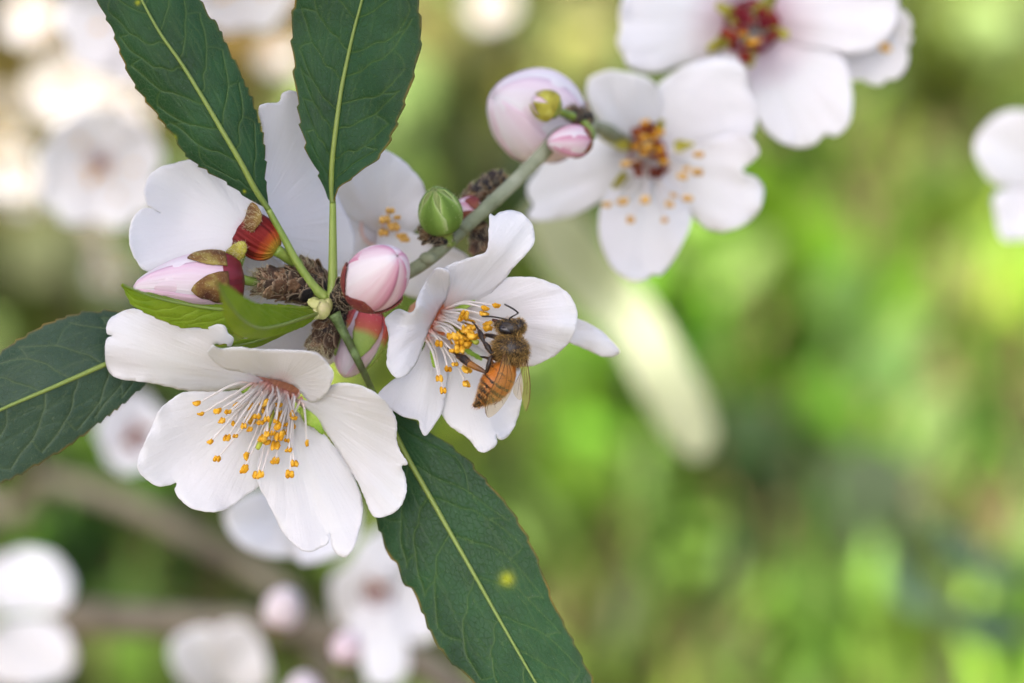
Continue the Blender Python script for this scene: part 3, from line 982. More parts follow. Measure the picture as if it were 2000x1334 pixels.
def flower(label, px, py, d, r_px, normal, spin=0.0, cup=0.25, mat='petal_d', n_st=14, group='soft blossoms in the background', seed=0,
           skip=(), centre='cup_red', an='anther', wide=0.56):
    """r_px: apparent petal length in photograph pixels"""
    c = P(px, py, d)
    R = r_px / PPM * (DIST + d) / DIST
    t = thing('almond_blossom', label, 'flower', c, group)
    r = np.random.default_rng(seed)
    e1, e2, a = frame(normal)
    for k in range(5):
        if k in skip:
            continue
        az = spin + 2 * math.pi * k / 5 + r.normal() * 0.06
        rd = math.cos(az) * e1 + math.sin(az) * e2
        sd = np.cross(a, rd)
        s, b = DQ[:, 0], DQ[:, 1]
        y = 0.06 + 0.94 * (b + 1) / 2
        Rk = R * r.uniform(0.92, 1.08)
        xw = s * wide * (0.28 + 0.72 * np.clip(y * 1.6, 0, 1) ** 0.8)
        nt = r.normal() * 0.12
        yy = y - 0.11 * np.exp(-((s - nt) / 0.13) ** 2) * np.clip((b - 0.55) / 0.45, 0, 1)
        cp = cup * r.uniform(0.6, 1.4)
        z = cp * (yy ** 1.6) - 0.16 * cp * 4 * xw ** 2 * -1 + 0.035 * wob(s * 3, yy * 4, seed * 7 + k) * yy
        tw = r.normal() * 0.15
        V = c + Rk * (np.outer(xw * math.cos(tw), sd) + np.outer(yy, rd) + np.outer(z + xw * math.sin(tw), a))
        V, F, A = thicken(V, DF, {'pc': np.c_[np.clip(yy, 0, 1), s * 0.8, np.hypot(s, b) ** 6]}, 0.14)
        build('petal', V, F, MAT[mat], t, A)
    V, F, A = lathe(c - a * R * 0.28, c + a * R * 0.06, [(0, R * .05), (.3, R * .12), (.7, R * .14), (1, R * .17)], 20, 0.15)
    build('calyx', V, F, MAT[centre], t, A)
    for k in range(5):
        az = spin + 2 * math.pi * (k + 0.5) / 5
        rd = math.cos(az) * e1 + math.sin(az) * e2
        sd = np.cross(a, rd)
        s, q = np.meshgrid(np.linspace(-1, 1, 5), np.linspace(0, 1, 7))
        G = c + (0.12 * R * s * np.sqrt(1 - 0.98 * q ** 2))[..., None] * sd + (R * (0.1 + 0.36 * q))[..., None] * rd - (R * 0.03 * (1 - q))[..., None] * a
        V, F = grid(G)
        V, F, A = thicken(V, F, {'pc': np.c_[s.ravel(), q.ravel(), q.ravel()]}, 0.15)
        build('sepal', V, F, MAT['sepal_green'], t, A)
    for k in range(n_st):
        az = r.uniform(0, 6.28)
        rad = r.uniform(0.1, 0.5)
        hh = r.uniform(0.3, 0.55)
        tip = c + R * (rad * (math.cos(az) * e1 + math.sin(az) * e2) + hh * a)
        ro = c + R * 0.1 * (math.cos(az) * e1 + math.sin(az) * e2)
        stamen(t, ro, tip, 1.15, None, 0.13, an, seed * 31 + k)
    return t

def twiglet(pts, r0, r1, label, mat='bark', n=40):
    p = smooth(np.array([P(*q) for q in pts]), n)
    e = np.linspace(0, 1, n)
    t = thing('twig', label, 'twig', p[0])
    rad = (r0 + (r1 - r0) * e) * (1 + 0.07 * wob(e * 30, e * 0, len(pts), 5))
    V, F, A = tube(p, rad, 14)
    build('bark', V, F, MAT[mat], t, A)
    return t, p, rad

# main twig, running away behind the flowers to the upper right
tw, twp, twr = twiglet([(640, 602, 5), (672, 590, 7), (740, 560, 9), (830, 512, 10), (930, 424, 13), (1000, 360, 17), (1062, 298, 21), (1110, 248, 25), (1170, 250, 38), (1262, 285, 62), (1350, 200, 70), (1468, 60, 76)],
                       0.75, 0.95, 'grey green twig crossing diagonally behind the green bud and bee flower', n=70)
# knobs and leaf scars on the twig
for k, (px, py, d, r_) in enumerate([(836, 505, 9.6, 1.0), (905, 445, 12, 1.0), (965, 392, 15, 1.0), (1030, 330, 19, 1.0)]):
    V, F, A = ellipsoid(P(px, py, d), np.diag([1.05, 1.0, 0.8]), 12, 8)
    build('leaf_scar', V, F, MAT['bark'], tw, A)

# ------------------------------------------------------------------ leaves
leaf('leaf', 'long dark green serrated leaf with fine yellow veins and a nibbled edge',
     [(524, 409, 1.2), (497, 367, 0.5), (468, 313, 0), (432, 252, -.5), (396, 191, -.8), (353, 122, -1), (313, 65, -1), (277, 0, -.6), (246, -65, .4), (218, -140, 2)],
     [(524, 409), (489, 391), (443, 358), (410, 338), (378, 317), (353, 291), (336, 262), (317, 241), (299, 216), (281, 194), (265, 171), (250, 144), (234, 104), (223, 72), (216, 50), (203, 29), (191, 0), (186, -50), (194, -100), (218, -140)],
     [(524, 409), (524, 389), (520, 363), (519, 324), (518, 295), (513, 259), (504, 230), (493, 191), (479, 162), (471, 140), (457, 115), (437, 74), (425, 47), (408, 29), (392, 0), (360, -50), (300, -100), (218, -140)],
     'leaf', 2.0, 1.4, [(636, 583, 3.5), (610, 556, 3), (580, 512, 2.4), (553, 462, 1.8), (524, 409, 1.15)], seed=3,
     spots=[(270, 6, .28), (338, 268, .3), (476, 373, .18)], pet_r=(0.54, 0.37))
leaf('leaf', 'broad green serrated leaf standing upright on a slender stalk above the node',
     [(650, 396, 1.5), (648, 353, 1.2), (650, 306, .8), (657, 245, .3), (666, 180, 0), (678, 119, -.4), (691, 61, -1), (707, 0, -1.6), (722, -70, -2), (738, -150, -2)],
     [(650, 396), (640, 389), (632, 367), (623, 342), (610, 320), (596, 284), (583, 223), (579, 187), (574, 140), (572, 104), (569, 72), (570, 41), (574, 0), (592, -60), (650, -120), (738, -150)],
     [(650, 396), (656, 376), (664, 362), (691, 345), (713, 327), (738, 309), (756, 284), (774, 245), (792, 198), (806, 155), (813, 126), (820, 94), (823, 61), (820, 32), (817, 0), (806, -50), (780, -110), (738, -150)],
     'leaf', 0.6, -4.5, [(650, 582, 3.4), (650, 540, 3), (650, 480, 2.4), (650, 430, 1.9), (650, 396, 1.5)], seed=17, pet_r=(0.58, 0.37), tooth_mm=2.6, teeth=0.36)
leaf('leaf', 'blue green serrated leaf pointing away to the side, half hidden behind the large open blossom',
     [(360, 648, 8), (300, 672, 6.5), (205, 712, 4), (150, 736, 3), (100, 758, 2), (50, 779, 1.5), (0, 801, 1), (-70, 836, 0), (-150, 880, -1), (-240, 935, -2)],
     [(360, 648), (300, 622), (260, 608), (222, 606), (174, 608), (141, 614), (114, 623), (87, 633), (57, 651), (27, 668), (0, 689), (-60, 735), (-130, 800), (-190, 870), (-240, 935)],
     [(360, 648), (340, 690), (315, 722), (288, 749), (270, 764), (240, 791), (216, 810), (177, 840), (150, 860), (126, 878), (84, 902), (48, 923), (0, 945), (-60, 960), (-150, 962), (-240, 935)],
     'leaf_f', 1.6, 2.2, [(628, 606, 6), (560, 622, 9), (450, 632, 10), (360, 648, 8), (330, 660, 7)], seed=29, pet_r=(0.6, 0.4))
leaf('leaf', 'long dark green leaf hanging below the bee blossom with one yellow spot',
     [(728, 765, 6), (750, 803, 5.6), (793, 888, 5), (838, 967, 4.5), (880, 1041, 4), (925, 1120, 3), (970, 1200, 1.5), (1010, 1270, 0), (1047, 1334, -2), (1090, 1405, -4), (1140, 1500, -6)],
     [(728, 765), (718, 810), (715, 870), (719, 930), (726, 985), (733, 1012), (741, 1037), (752, 1071), (771, 1098), (787, 1135), (803, 1152), (820, 1183), (833, 1220), (849, 1253), (879, 1293), (912, 1320), (960, 1365), (1040, 1440), (1140, 1500)],
     [(728, 765), (748, 788), (774, 806), (815, 824), (849, 849), (879, 869), (912, 896), (949, 938), (970, 961), (999, 996), (1020, 1029), (1049, 1087), (1065, 1133), (1086, 1187), (1115, 1241), (1140, 1291), (1161, 1334), (1180, 1400), (1175, 1460), (1140, 1500)],
     'leaf', 2.4, -1.0, [(652, 612, 3.2), (672, 650, 3.6), (700, 706, 4.5), (728, 765, 6)], seed=41, pet_mat='petiole_g', pet_r=(0.58, 0.37), spots=[(990, 1133, .75)], tooth_mm=2.6)
leaf('leaf', 'small bright green young leaf reaching out from the node over the pink bud base',
     [(618, 602, 2.4), (560, 604, 0), (500, 606, -2), (430, 604, -4), (360, 594, -5.5), (300, 580, -7), (238, 556, -8)],
     [(618, 602), (585, 597), (540, 594), (480, 594), (430, 594), (385, 594), (345, 584), (300, 573), (262, 566), (238, 556)],
     [(618, 602), (570, 640), (510, 655), (450, 652), (395, 641), (355, 640), (320, 628), (285, 612), (255, 592), (238, 556)],
     'leaf_young', 1.0, 0.5, None, seed=53, teeth=0.18, rib_r=(0.3, 0.08), wave=0.2)
leaf('leaf', 'tiny lime green leaf blurred in front of the node and folded along its rib',
     [(622, 612, 2), (590, 622, -4), (545, 636, -11), (505, 640, -16), (470, 620, -21), (442, 585, -25), (425, 552, -28)],
     [(622, 612), (600, 602), (560, 600), (510, 594), (478, 580), (450, 560), (425, 552)],
     [(622, 612), (600, 634), (550, 654), (500, 662), (462, 655), (440, 622), (425, 552)],
     'leaf_young', 2.0, 2.0, None, seed=61, teeth=0.1, rib_r=(0.25, 0.08), wave=0.2)
leaf('leaf', 'narrow folded green leaf stalk lying under the lime green leaf beside the node',
     [(622, 614, 3), (580, 632, 1), (530, 655, -1), (490, 668, -2), (440, 678, -3), (415, 680, -3.4)],
     [(622, 614), (580, 628), (530, 648), (490, 660), (440, 672), (415, 680)],
     [(622, 614), (585, 638), (535, 664), (495, 680), (440, 686), (415, 680)],
     'leaf_young', -1.0, 1.0, None, seed=67, teeth=0.05, rib_r=(0.36, 0.08), wave=0.1)

# pale bracts at the node
nb = thing('node_bract', 'pale green bracts wrapped round the node where the leaves meet', 'bract', P(625, 604, 2.2))
for k, (px, py, d, rx, rz, an) in enumerate([(628, 604, 2.0, 1.05, 1.15, .2), (612, 590, 2.0, .7, .5, .5), (640, 598, 2.6, .6, .9, -.3)]):
    c, s = math.cos(an), math.sin(an)
    V, F, A = ellipsoid(P(px, py, d), [[rx * c, 0, rx * s], [0, .9, 0], [-rz * s, 0, rz * c]], 16, 12)
    V += 0.05 * np.c_[wob(V[:, 0] * 4, V[:, 2] * 4, k), wob(V[:, 1] * 4, V[:, 2] * 4, k + 3), wob(V[:, 0] * 4, V[:, 1] * 4, k + 5)]
    build('bract', V, F, MAT['bract'], nb, A)
for k, (px, py, az) in enumerate([(622, 597, 2.7), (622, 612, 3.5)]):
    out = np.array([math.cos(az) * .3, -1, math.sin(az) * .3])
    V, F, A = scale_piece(P(px, py, 1.1), unit(out), unit((math.cos(az), 0, math.sin(az))), 0.6, 1.25, 0.9, k)
    build('bract', V, F, MAT['bract'], nb, A)

# ------------------------------------------------------------------ spurs
spur('stout brown scaly spur with woolly tip, joining the pink bud to the node', [(640, 590, 6), (610, 568, 5), (570, 555, 4), (535, 553, 3), (505, 551, 2.5)], [1.6, 2.0, 2.1, 1.9, 1.35], 8, 8, 1.0, (0.0, 0.75), 500, 1.3, 2)
spur('woolly brown spur behind the leaf stalk, carrying the red calyx', [(650, 585, 8), (625, 555, 7), (605, 535, 6), (585, 520, 5)], [1.5, 1.7, 1.6, 1.1], 6, 7, 1.0, (0.2, 0.8), 420, 1.2, 4)
spur('dark grey scaly spur at the foot of the round pink bud', [(655, 595, 5), (672, 578, 3), (690, 568, 0)], [1.5, 1.75, 1.6], 5, 8, 1.0, (0.0, 0.35), 160, 0.7, 6)
spur('shaggy brown spur pointing down below the node above the open blossom', [(660, 605, 6), (645, 635, 5), (632, 660, 4.5), (622, 684, 4)], [1.3, 1.75, 1.75, 1.1], 7, 7, 1.0, (0.15, 0.7), 420, 1.2, 8)
spur('dark grey spur stub under the green bud', [(880, 470, 11), (848, 462, 10), (826, 458, 9)], [0.9, 1.1, .8], 4, 6, 1.0, (0.0, 0.15), 0, 1, 10)
spur('purple brown scaly spur behind the green bud along the twig', [(900, 425, 16), (925, 390, 17), (955, 362, 18), (985, 345, 19)], [1.0, 1.5, 1.4, .8], 6, 7, 1.0, (0.5, 0.1), 0, 1, 12)
spur('brown bud spur hanging under the twig behind the tall petal', [(935, 440, 15), (940, 465, 16), (938, 490, 16)], [1.1, 1.5, 1.3], 5, 7, 1.0, (0.2, 0.7), 0, 1, 14)
spur('brown scaly spur under the blush bud high on the twig', [(1150, 236, 26), (1125, 230, 25), (1098, 218, 23)], [1.2, 1.4, 1.0], 4, 7, 1.0, (0.1, 0.4), 0, 1, 16)

# ------------------------------------------------------------------ buds
bud('flower_bud', 'long pale pink bud with wine brown calyx lying beside the young leaf', P(476, 545, 1), P(262, 562, -1), 3.15, 'bud_pale', 'cup_wine', 'sepal_brown', 0.50, 0.20,
    [P(512, 552, 2.6), P(490, 550, 1.6)], 0.55, 5, 30, 0.5, fuzz=300, f_p=0.62, spin=0.4)
bud('flower_bud', 'round pink and white bud with dark red sepals right of the node', P(702, 578, -3), P(776, 500, -12), 3.15, 'bud', 'cup_wine', 'sepal_wine', 0.46, 0.2, None, .5, 5, 36, 0.7, fuzz=120, f_p=0.84, spin=1.0, cover=-35)
bud('flower_bud', 'small round green bud closed tight on the twig', P(868, 452, 10), P(850, 372, 6), 2.15, 'bud_green', 'cup_green', 'sepal_stripe', 1.0, 0.25, [P(878, 478, 11), P(872, 462, 10.5)], 0.8, 5, 52, 0.3, fuzz=60, f_p=0.8)
bud('flower_bud', 'drooping bud with rose and green sepals behind the mottled leaf stalk', P(722, 598, 9), P(672, 735, 7), 2.75, 'bud_pale', 'cup_red', 'sepal_rose', 0.80, 0.14, [P(680, 592, 8), P(705, 590, 9)], .6, 5, 33, 0.6, fuzz=110, f_p=0.75, spin=0.9)
bud('flower_bud', 'large blush white bud behind the twig on the way to the far blossoms', P(1138, 262, 31), P(962, 190, 24), 5.3, 'bud_white', 'cup_wine', 'sepal_wine', 0.2, 0.12, None, .6, 5, 30, 0.9, f_p=1.0)
bud('flower_bud', 'little olive green bud in front of the large blush bud', P(1092, 218, 20), P(1040, 192, 19), 1.55, 'bud_pale', 'cup_green', 'sepal_olive', 0.95, 0.3, [P(1120, 228, 22), P(1104, 222, 21)], .5, 5, 40, 0.3)
bud('flower_bud', 'small pink bud beside the twig under the blush bud', P(1150, 274, 22), P(1072, 278, 18), 1.75, 'bud', 'cup_wine', 'sepal_wine', 0.3, 0.15, [P(1140, 240, 24), P(1156, 262, 23)], .5, 5, 34, 0.4)
bud('flower_bud', 'red tipped bud tucked behind the twig next to the green bud', P(935, 420, 15), P(890, 400, 14), 1.5, 'bud', 'cup_red', 'sepal_wine', 0.8, 0.4, None, .5, 5, 34, 0.4)
bud('flower_bud', 'round pink bud blurred on the branch below the large open blossom', P(546, 1216, 126), P(562, 1156, 120), 2.6, 'bud_white', 'cup_wine', 'sepal_wine', 0.35, 0.2, [P(535, 1245, 130), P(541, 1228, 128)], .5, f_p=0.8)
bud('flower_bud', 'pink bud blurred beside the hanging white blossom and dark leaf', P(672, 1285, 124), P(686, 1240, 120), 2.1, 'bud_pale', 'cup_wine', 'sepal_wine', 0.35, 0.2, [P(655, 1320, 128), P(664, 1300, 126)], .5)
bud('flower_bud', 'white bud blurred low on the background branch', P(590, 1400, 124), P(595, 1316, 120), 2.8, 'bud_white', 'cup_wine', 'sepal_wine', 0.35, 0.2, None, .5)

# ------------------------------------------------------------------ blossom A: large open flower below the node
fa = thing('almond_blossom', 'large open white blossom with ochre anthers spread below the node', 'flower', P(541, 755, 7), 'open blossoms on the twig')
TA = (548, 752)
petal(fa, R3([(190, 62), (290, 95), (390, 120), (440, 150), (500, 158), (560, 152), (600, 138), (640, 150), (655, 185), (682, 210), (672, 248), (640, 252), (600, 236), (585, 250), (640, 300), (720, 370), (800, 400), (850, 440), (790, 440), (720, 455), (620, 472), (520, 481), (430, 468), (330, 445), (220, 425), (130, 415), (70, 390), (45, 340), (38, 270), (48, 210), (75, 195), (50, 185), (46, 150), (62, 110), (120, 76)]),
      [(535, 745, 6), (440, 735, 2.5), (330, 745, 2.5), (300, 690, 0.3), (215, 660, 1), (212, 720, 3), (430, 690, -2), (300, 625, -1.5), (450, 660, -4.5), (380, 655, -2.5), (240, 610, 1.5), (500, 725, 1)], TA, MAT['petal_a'], 11, ripple=0.3)
petal(fa, R3([(580, 248), (620, 262), (700, 254), (760, 262), (880, 268), (1000, 270), (1100, 285), (1150, 330), (1182, 390), (1168, 440), (1140, 492), (1080, 532), (1035, 500), (1000, 455), (950, 432), (880, 412), (800, 397), (720, 376), (640, 362), (580, 320), (555, 280)]),
      [(545, 750, 5), (500, 733, 1), (450, 690, -6.5), (500, 700, -6), (560, 690, -8), (640, 720, -7.5), (650, 760, -5), (600, 775, 0), (430, 715, -4), (560, 720, -5)], TA, MAT['petal_a'], 12, ripple=0.2)
petal(fa, R3([(1050, 520), (1120, 480), (1180, 440), (1280, 438), (1380, 475), (1450, 530), (1490, 590), (1502, 650), (1500, 720), (1520, 780), (1556, 838), (1522, 850), (1546, 910), (1548, 970), (1525, 1040), (1470, 1090), (1400, 1106), (1370, 1080), (1340, 1010), (1310, 940), (1270, 870), (1220, 790), (1160, 700), (1110, 630), (1060, 580), (1010, 540), (960, 500)]),
      [(575, 775, 5), (600, 790, 3), (650, 755, -4), (700, 800, -3.5), (790, 900, 0.5), (740, 1005, 1.5), (770, 840, -1.5), (660, 870, 1.5), (700, 930, 1), (620, 810, 3)], TA, MAT['petal_a'], 13)
petal(fa, R3([(900, 560), (960, 540), (1040, 610), (1100, 650), (1200, 760), (1270, 850), (1296, 920), (1322, 990), (1332, 1060), (1314, 1160), (1292, 1240), (1250, 1302), (1200, 1290), (1175, 1250), (1168, 1190), (1158, 1185), (1160, 1222), (1130, 1252), (1060, 1276), (1000, 1250), (930, 1180), (890, 1100), (850, 1020), (812, 950), (798, 900), (800, 840), (840, 700), (870, 610)]),
      [(545, 790, 5.5), (600, 810, 4.5), (620, 830, 4), (600, 950, 2.4), (640, 1075, 0.5), (510, 940, 1.4), (560, 1040, 1.2), (700, 1000, 2.2), (640, 1040, 1.8), (660, 900, 3), (540, 870, 2.6)], TA, MAT['petal_a'], 14)
petal(fa, R3([(800, 480), (720, 465), (620, 473), (530, 475), (440, 478), (350, 528), (300, 590), (268, 660), (233, 740), (205, 800), (205, 860), (240, 912), (300, 946), (350, 946), (398, 931), (388, 968), (410, 1012), (460, 1052), (540, 1074), (620, 1070), (680, 1040), (740, 995), (800, 955), (850, 900), (890, 780), (900, 640), (880, 540)]),
      [(520, 770, 5.5), (440, 770, 3), (400, 775, 2), (300, 850, -0.5), (275, 930, -1), (345, 945, 0.3), (400, 995, -0.5), (470, 950, 1.8), (510, 930, 2.6), (530, 880, 3.4), (400, 850, 2.2), (470, 820, 3.2)], TA, MAT['petal_a'], 15)
V, F, A = lathe(P(600, 700, 15), P(541, 752, 5.5), [(0, 0.5), (0.1, 1.5), (0.45, 2.5), (0.8, 2.7), (1.0, 3.0)], 30, 0.2, 10, 0.03, oval=0.8)
build('calyx', V, F, MAT['cup_a'], fa, A)
for ol, dd in ((R3([(1010, 560), (1050, 560), (1100, 590), (1135, 640), (1128, 690), (1090, 660), (1040, 630)]), 3.2), (R3([(800, 430), (760, 445), (715, 470), (700, 495), (750, 495), (800, 470)]), 4.2),
               (R3([(850, 560), (820, 600), (790, 680), (800, 700), (840, 650), (880, 590)]), 5.8)):
    c = np.mean(ol, axis=0)
    V, F, A = sheet(ol, [(541, 760, 6), (c[0], c[1], dd), (c[0] + 30, c[1] + 5, dd), (c[0] - 5, c[1] + 30, dd)], (541, 755), 4, 0.2, 0.05, 0.05, 3)
    build('sepal', V, F, MAT['sepal_green'], fa, A)
ant_a = R3([(500, 535), (520, 588), (602, 573), (655, 577), (625, 622), (567, 727), (650, 708), (692, 698), (600, 812), (745, 798), (737, 864), (802, 895), (822, 893), (735, 650), (765, 665), (800, 600), (820, 630), (850, 615), (895, 625), (905, 650), (850, 690), (880, 685), (830, 712), (850, 730), (893, 745), (960, 768), (950, 720), (893, 825), (988, 838), (965, 893), (912, 700)])
for k, (x, y) in enumerate(ant_a):
    ang = math.atan2(y - 752, x - 548)
    f = np.clip((2.95 - ang) / 1.9, 0, 1)
    rx, ry = R3([(790 + 240 * f, 412 + 105 * f)])[0]
    jx, jy = rng.normal(size=2) * 4
    d = -2.0 + rng.uniform(-1.2, 1.2) + 0.012 * (math.hypot(x - 548, y - 752) - 90) * 1.0
    stamen(fa, P(rx + jx, ry + jy, 4.6), P(x, y, d), 0.86, (0, -0.9, 0), 0.15, 'anther', 100 + k)
for k in range(22):
    f = rng.uniform(0, 1)
    rx, ry = R3([(800 + 235 * f, 408 + 100 * f)])[0]
    x, y = rx + rng.normal() * 20 - 15, ry + rng.uniform(35, 90)
    stamen(fa, P(rx, ry, 4.6), P(x, y, rng.uniform(0.6, 2.2)), 0.9, (0, -0.4, 0), 0.13, 'anther', 160 + k)
V, F, A = tube(catmull([P(545, 765, 6), P(530, 820, 1), P(503, 876, -2)], 14), np.r_[np.linspace(.2, .16, 11), .24, .3, .26], 9)
build('pistil', V, F, MAT['pistil'], fa, A)

# ------------------------------------------------------------------ blossom B: the one the bee visits
fb = thing('almond_blossom', 'white blossom with apricot throat that the honeybee is visiting', 'flower', P(859, 629, 6), 'open blossoms on the twig')
TB_ = (866, 622)
petal(fb, R2([(632, 52), (642, 50), (656, 60), (672, 44), (700, 32), (745, 27), (800, 45), (845, 90), (863, 140), (863, 200), (830, 245), (790, 290), (750, 335), (712, 384), (660, 440), (620, 480), (560, 520), (500, 560), (430, 580), (400, 545), (390, 480), (400, 430), (405, 370), (394, 335), (430, 310), (500, 285), (560, 268), (602, 255), (620, 225), (626, 180), (628, 120)]),
      [(872, 612, 5.8), (900, 590, 4.5), (920, 540, 2), (960, 480, -0.5), (1000, 415, 1.2), (960, 420, 0.5), (1040, 460, 0.8), (980, 560, 2.8), (880, 510, 0.5), (870, 540, 1.5), (940, 500, 0)], TB_, MAT['petal_b'], 21)
petal(fb, R2([(440, 560), (500, 530), (560, 490), (640, 432), (712, 384), (780, 375), (850, 379), (920, 395), (1000, 430), (1060, 490), (1087, 560), (1081, 640), (1050, 710), (980, 780), (900, 822), (840, 842), (740, 830), (640, 780), (540, 720), (450, 640)]),
      [(885, 612, 6), (960, 590, 3.8), (990, 545, 2.6), (1040, 550, 1.6), (1120, 610, 2), (1100, 640, 1.2), (1110, 670, 2.8), (1040, 700, 3.2), (1000, 640, 3.6), (960, 680, 4.4)], TB_, MAT['petal_b'], 22)
petal(fb, R2([(380, 1090), (420, 1150), (470, 1185), (520, 1220), (555, 1265), (597, 1289), (645, 1272), (671, 1235), (660, 1192), (685, 1223), (722, 1212), (757, 1160), (784, 1085), (800, 1000), (800, 900), (760, 800), (640, 700), (520, 640), (440, 640), (380, 700), (350, 800), (352, 950), (370, 1040)]),
      [(875, 645, 6), (880, 680, 5.4), (900, 760, 3.4), (935, 870, 1.2), (965, 850, 1.6), (985, 845, 2.8), (1010, 780, 3.2), (940, 720, 4.4), (870, 790, 3)], TB_, MAT['petal_b'], 23)
petal(fb, R2([(55, 990), (85, 945), (140, 905), (200, 880), (240, 820), (290, 740), (310, 680), (350, 660), (390, 740), (410, 850), (404, 950), (395, 1030), (375, 1100), (340, 1150), (300, 1202), (272, 1172), (260, 1120), (190, 1102), (140, 1077), (90, 1042)]),
      [(850, 655, 6), (840, 690, 4.4), (820, 740, 2.6), (750, 780, 0.2), (770, 800, 0.6), (830, 840, 0.4), (862, 780, 2.2), (800, 790, 1.6)], TB_, MAT['petal_b'], 24)
petal(fb, R2([(350, 335), (395, 335), (421, 358), (426, 400), (412, 450), (400, 500), (370, 545), (345, 590), (315, 650), (292, 712), (255, 815), (215, 872), (160, 903), (120, 880), (95, 830), (98, 740), (105, 690), (95, 640), (85, 592), (150, 546), (212, 566), (240, 545), (254, 490), (288, 420), (320, 370)]),
      [(862, 600, 4.2), (858, 560, 0.5), (872, 540, -2.5), (850, 530, -2.5), (820, 600, -3), (770, 640, -1.2), (757, 625, 0.6), (780, 720, -2), (805, 715, -1.5), (835, 650, 2.4), (815, 690, 0)], TB_, MAT['petal_b'], 25)
V, F, A = lathe(P(815, 610, 14), P(862, 626, 5.4), [(0, 0.5), (0.1, 1.4), (0.45, 2.4), (0.8, 2.7), (1.0, 3.1)], 30, 0.2, 10, 0.03, oval=0.9)
build('calyx', V, F, MAT['cup_b'], fb, A)
for ol, dd in ((R2([(440, 545), (462, 528), (510, 507), (556, 494), (540, 520), (500, 545), (460, 560)]), 3.8), (R2([(318, 720), (330, 730), (345, 790), (350, 842), (335, 845), (322, 790)]), 1.6),
               (R2([(455, 690), (480, 720), (600, 800), (610, 820), (540, 790), (470, 740)]), 4.8)):
    c = np.mean(ol, axis=0)
    V, F, A = sheet(ol, [(862, 626, 6), (c[0], c[1], dd), (c[0] + 30, c[1] + 5, dd), (c[0] - 5, c[1] + 30, dd)], (862, 626), 4, 0.2, 0.05, 0.05, 3)
    build('sepal', V, F, MAT['sepal_green'], fb, A)
ant_b = R2([(665, 527), (608, 540), (602, 572), (500, 568), (478, 597), (622, 620), (620, 645), (433, 688), (368, 727), (470, 712), (482, 735), (505, 655), (535, 640), (525, 668), (545, 690), (497, 700), (508, 728), (474, 757), (440, 762), (450, 832), (415, 858), (512, 860), (508, 935), (368, 906), (388, 968), (460, 690)])
for k, (x, y) in enumerate(ant_b):
    ang = math.atan2(y - 629, x - 859)
    f = np.clip((ang + 0.5) / 2.1, 0, 1)
    rx, ry = R2([(400 - 95 * f, 530 + 160 * f)])[0]
    d = -1.0 + rng.uniform(-0.8, 0.8)
    stamen(fb, P(rx + rng.normal() * 3, ry + rng.normal() * 3, 4.4), P(x, y, d), 0.96, (0.2, -0.7, 0.3), 0.15, 'anther', 200 + k)
for k in range(8):
    f = rng.uniform(0, 1)
    rx, ry = R2([(400 - 80 * f, 540 + 140 * f)])[0]
    stamen(fb, P(rx, ry, 4.6), P(rx + rng.uniform(35, 70), ry + rng.uniform(5, 45), rng.uniform(0, 2)), 1.0, (0, -0.4, 0), 0.13, 'anther', 260 + k)
V, F, A = tube(catmull([P(866, 625, 6), P(900, 650, 1.5), P(932, 669, -1)], 14), np.r_[np.linspace(.2, .17, 11), .3, .36, .3], 9)
build('pistil', V, F, MAT['pistil'], fb, A)

# ------------------------------------------------------------------ blossom C: seen from behind, red calyx
fc = thing('almond_blossom', 'white blossom seen from behind with a ribbed red calyx', 'flower', P(500, 462, 3), 'open blossoms on the twig')
TC = (490, 455)
petal(fc, [(282, 370), (291, 345), (312, 327), (342, 318), (374, 312), (410, 322), (468, 350), (510, 395), (512, 440), (495, 480), (450, 500), (400, 530), (340, 540), (284, 528), (268, 510), (256, 485), (253, 455), (257, 435), (268, 415), (288, 406), (316, 417), (290, 402), (284, 388)],
      [(495, 455, 3.5), (440, 420, 5), (380, 340, 5.5), (300, 360, 4), (265, 450, 3), (300, 520, 3), (400, 500, 4), (360, 430, 6)], TC, MAT['petal_c'], 31, step=6)
petal(fc, [(506, 216), (515, 204), (545, 200), (550, 186), (565, 178), (582, 182), (600, 200), (618, 260), (640, 330), (668, 400), (690, 450), (690, 500), (650, 540), (590, 540), (540, 510), (510, 470), (500, 420), (505, 360), (518, 310), (514, 260)],
      [(498, 455, 3.5), (520, 400, 6), (525, 300, 5), (530, 210, 3), (575, 190, 5), (600, 300, 9), (650, 400, 12), (680, 480, 13), (600, 520, 11), (570, 420, 9)], TC, MAT['petal_c'], 32, step=6.5)
petal(fc, [(500, 470), (540, 500), (600, 530), (660, 580), (680, 640), (660, 700), (600, 730), (540, 720), (490, 690), (470, 620), (470, 540)],
      [(500, 470, 4), (560, 540, 10), (650, 600, 14), (640, 690, 14), (560, 700, 13), (490, 640, 12), (480, 540, 8)], TC, MAT['petal_c'], 33, step=7)
V, F, A = lathe(P(540, 489, 2.2), P(478, 446, 3.2), [(0, 0.55), (0.06, 1.3), (0.25, 2.15), (0.6, 2.45), (1.0, 2.3)], 60, 0.2, 10, 0.05)
build('calyx', V, F, MAT['cup_red'], fc, A)
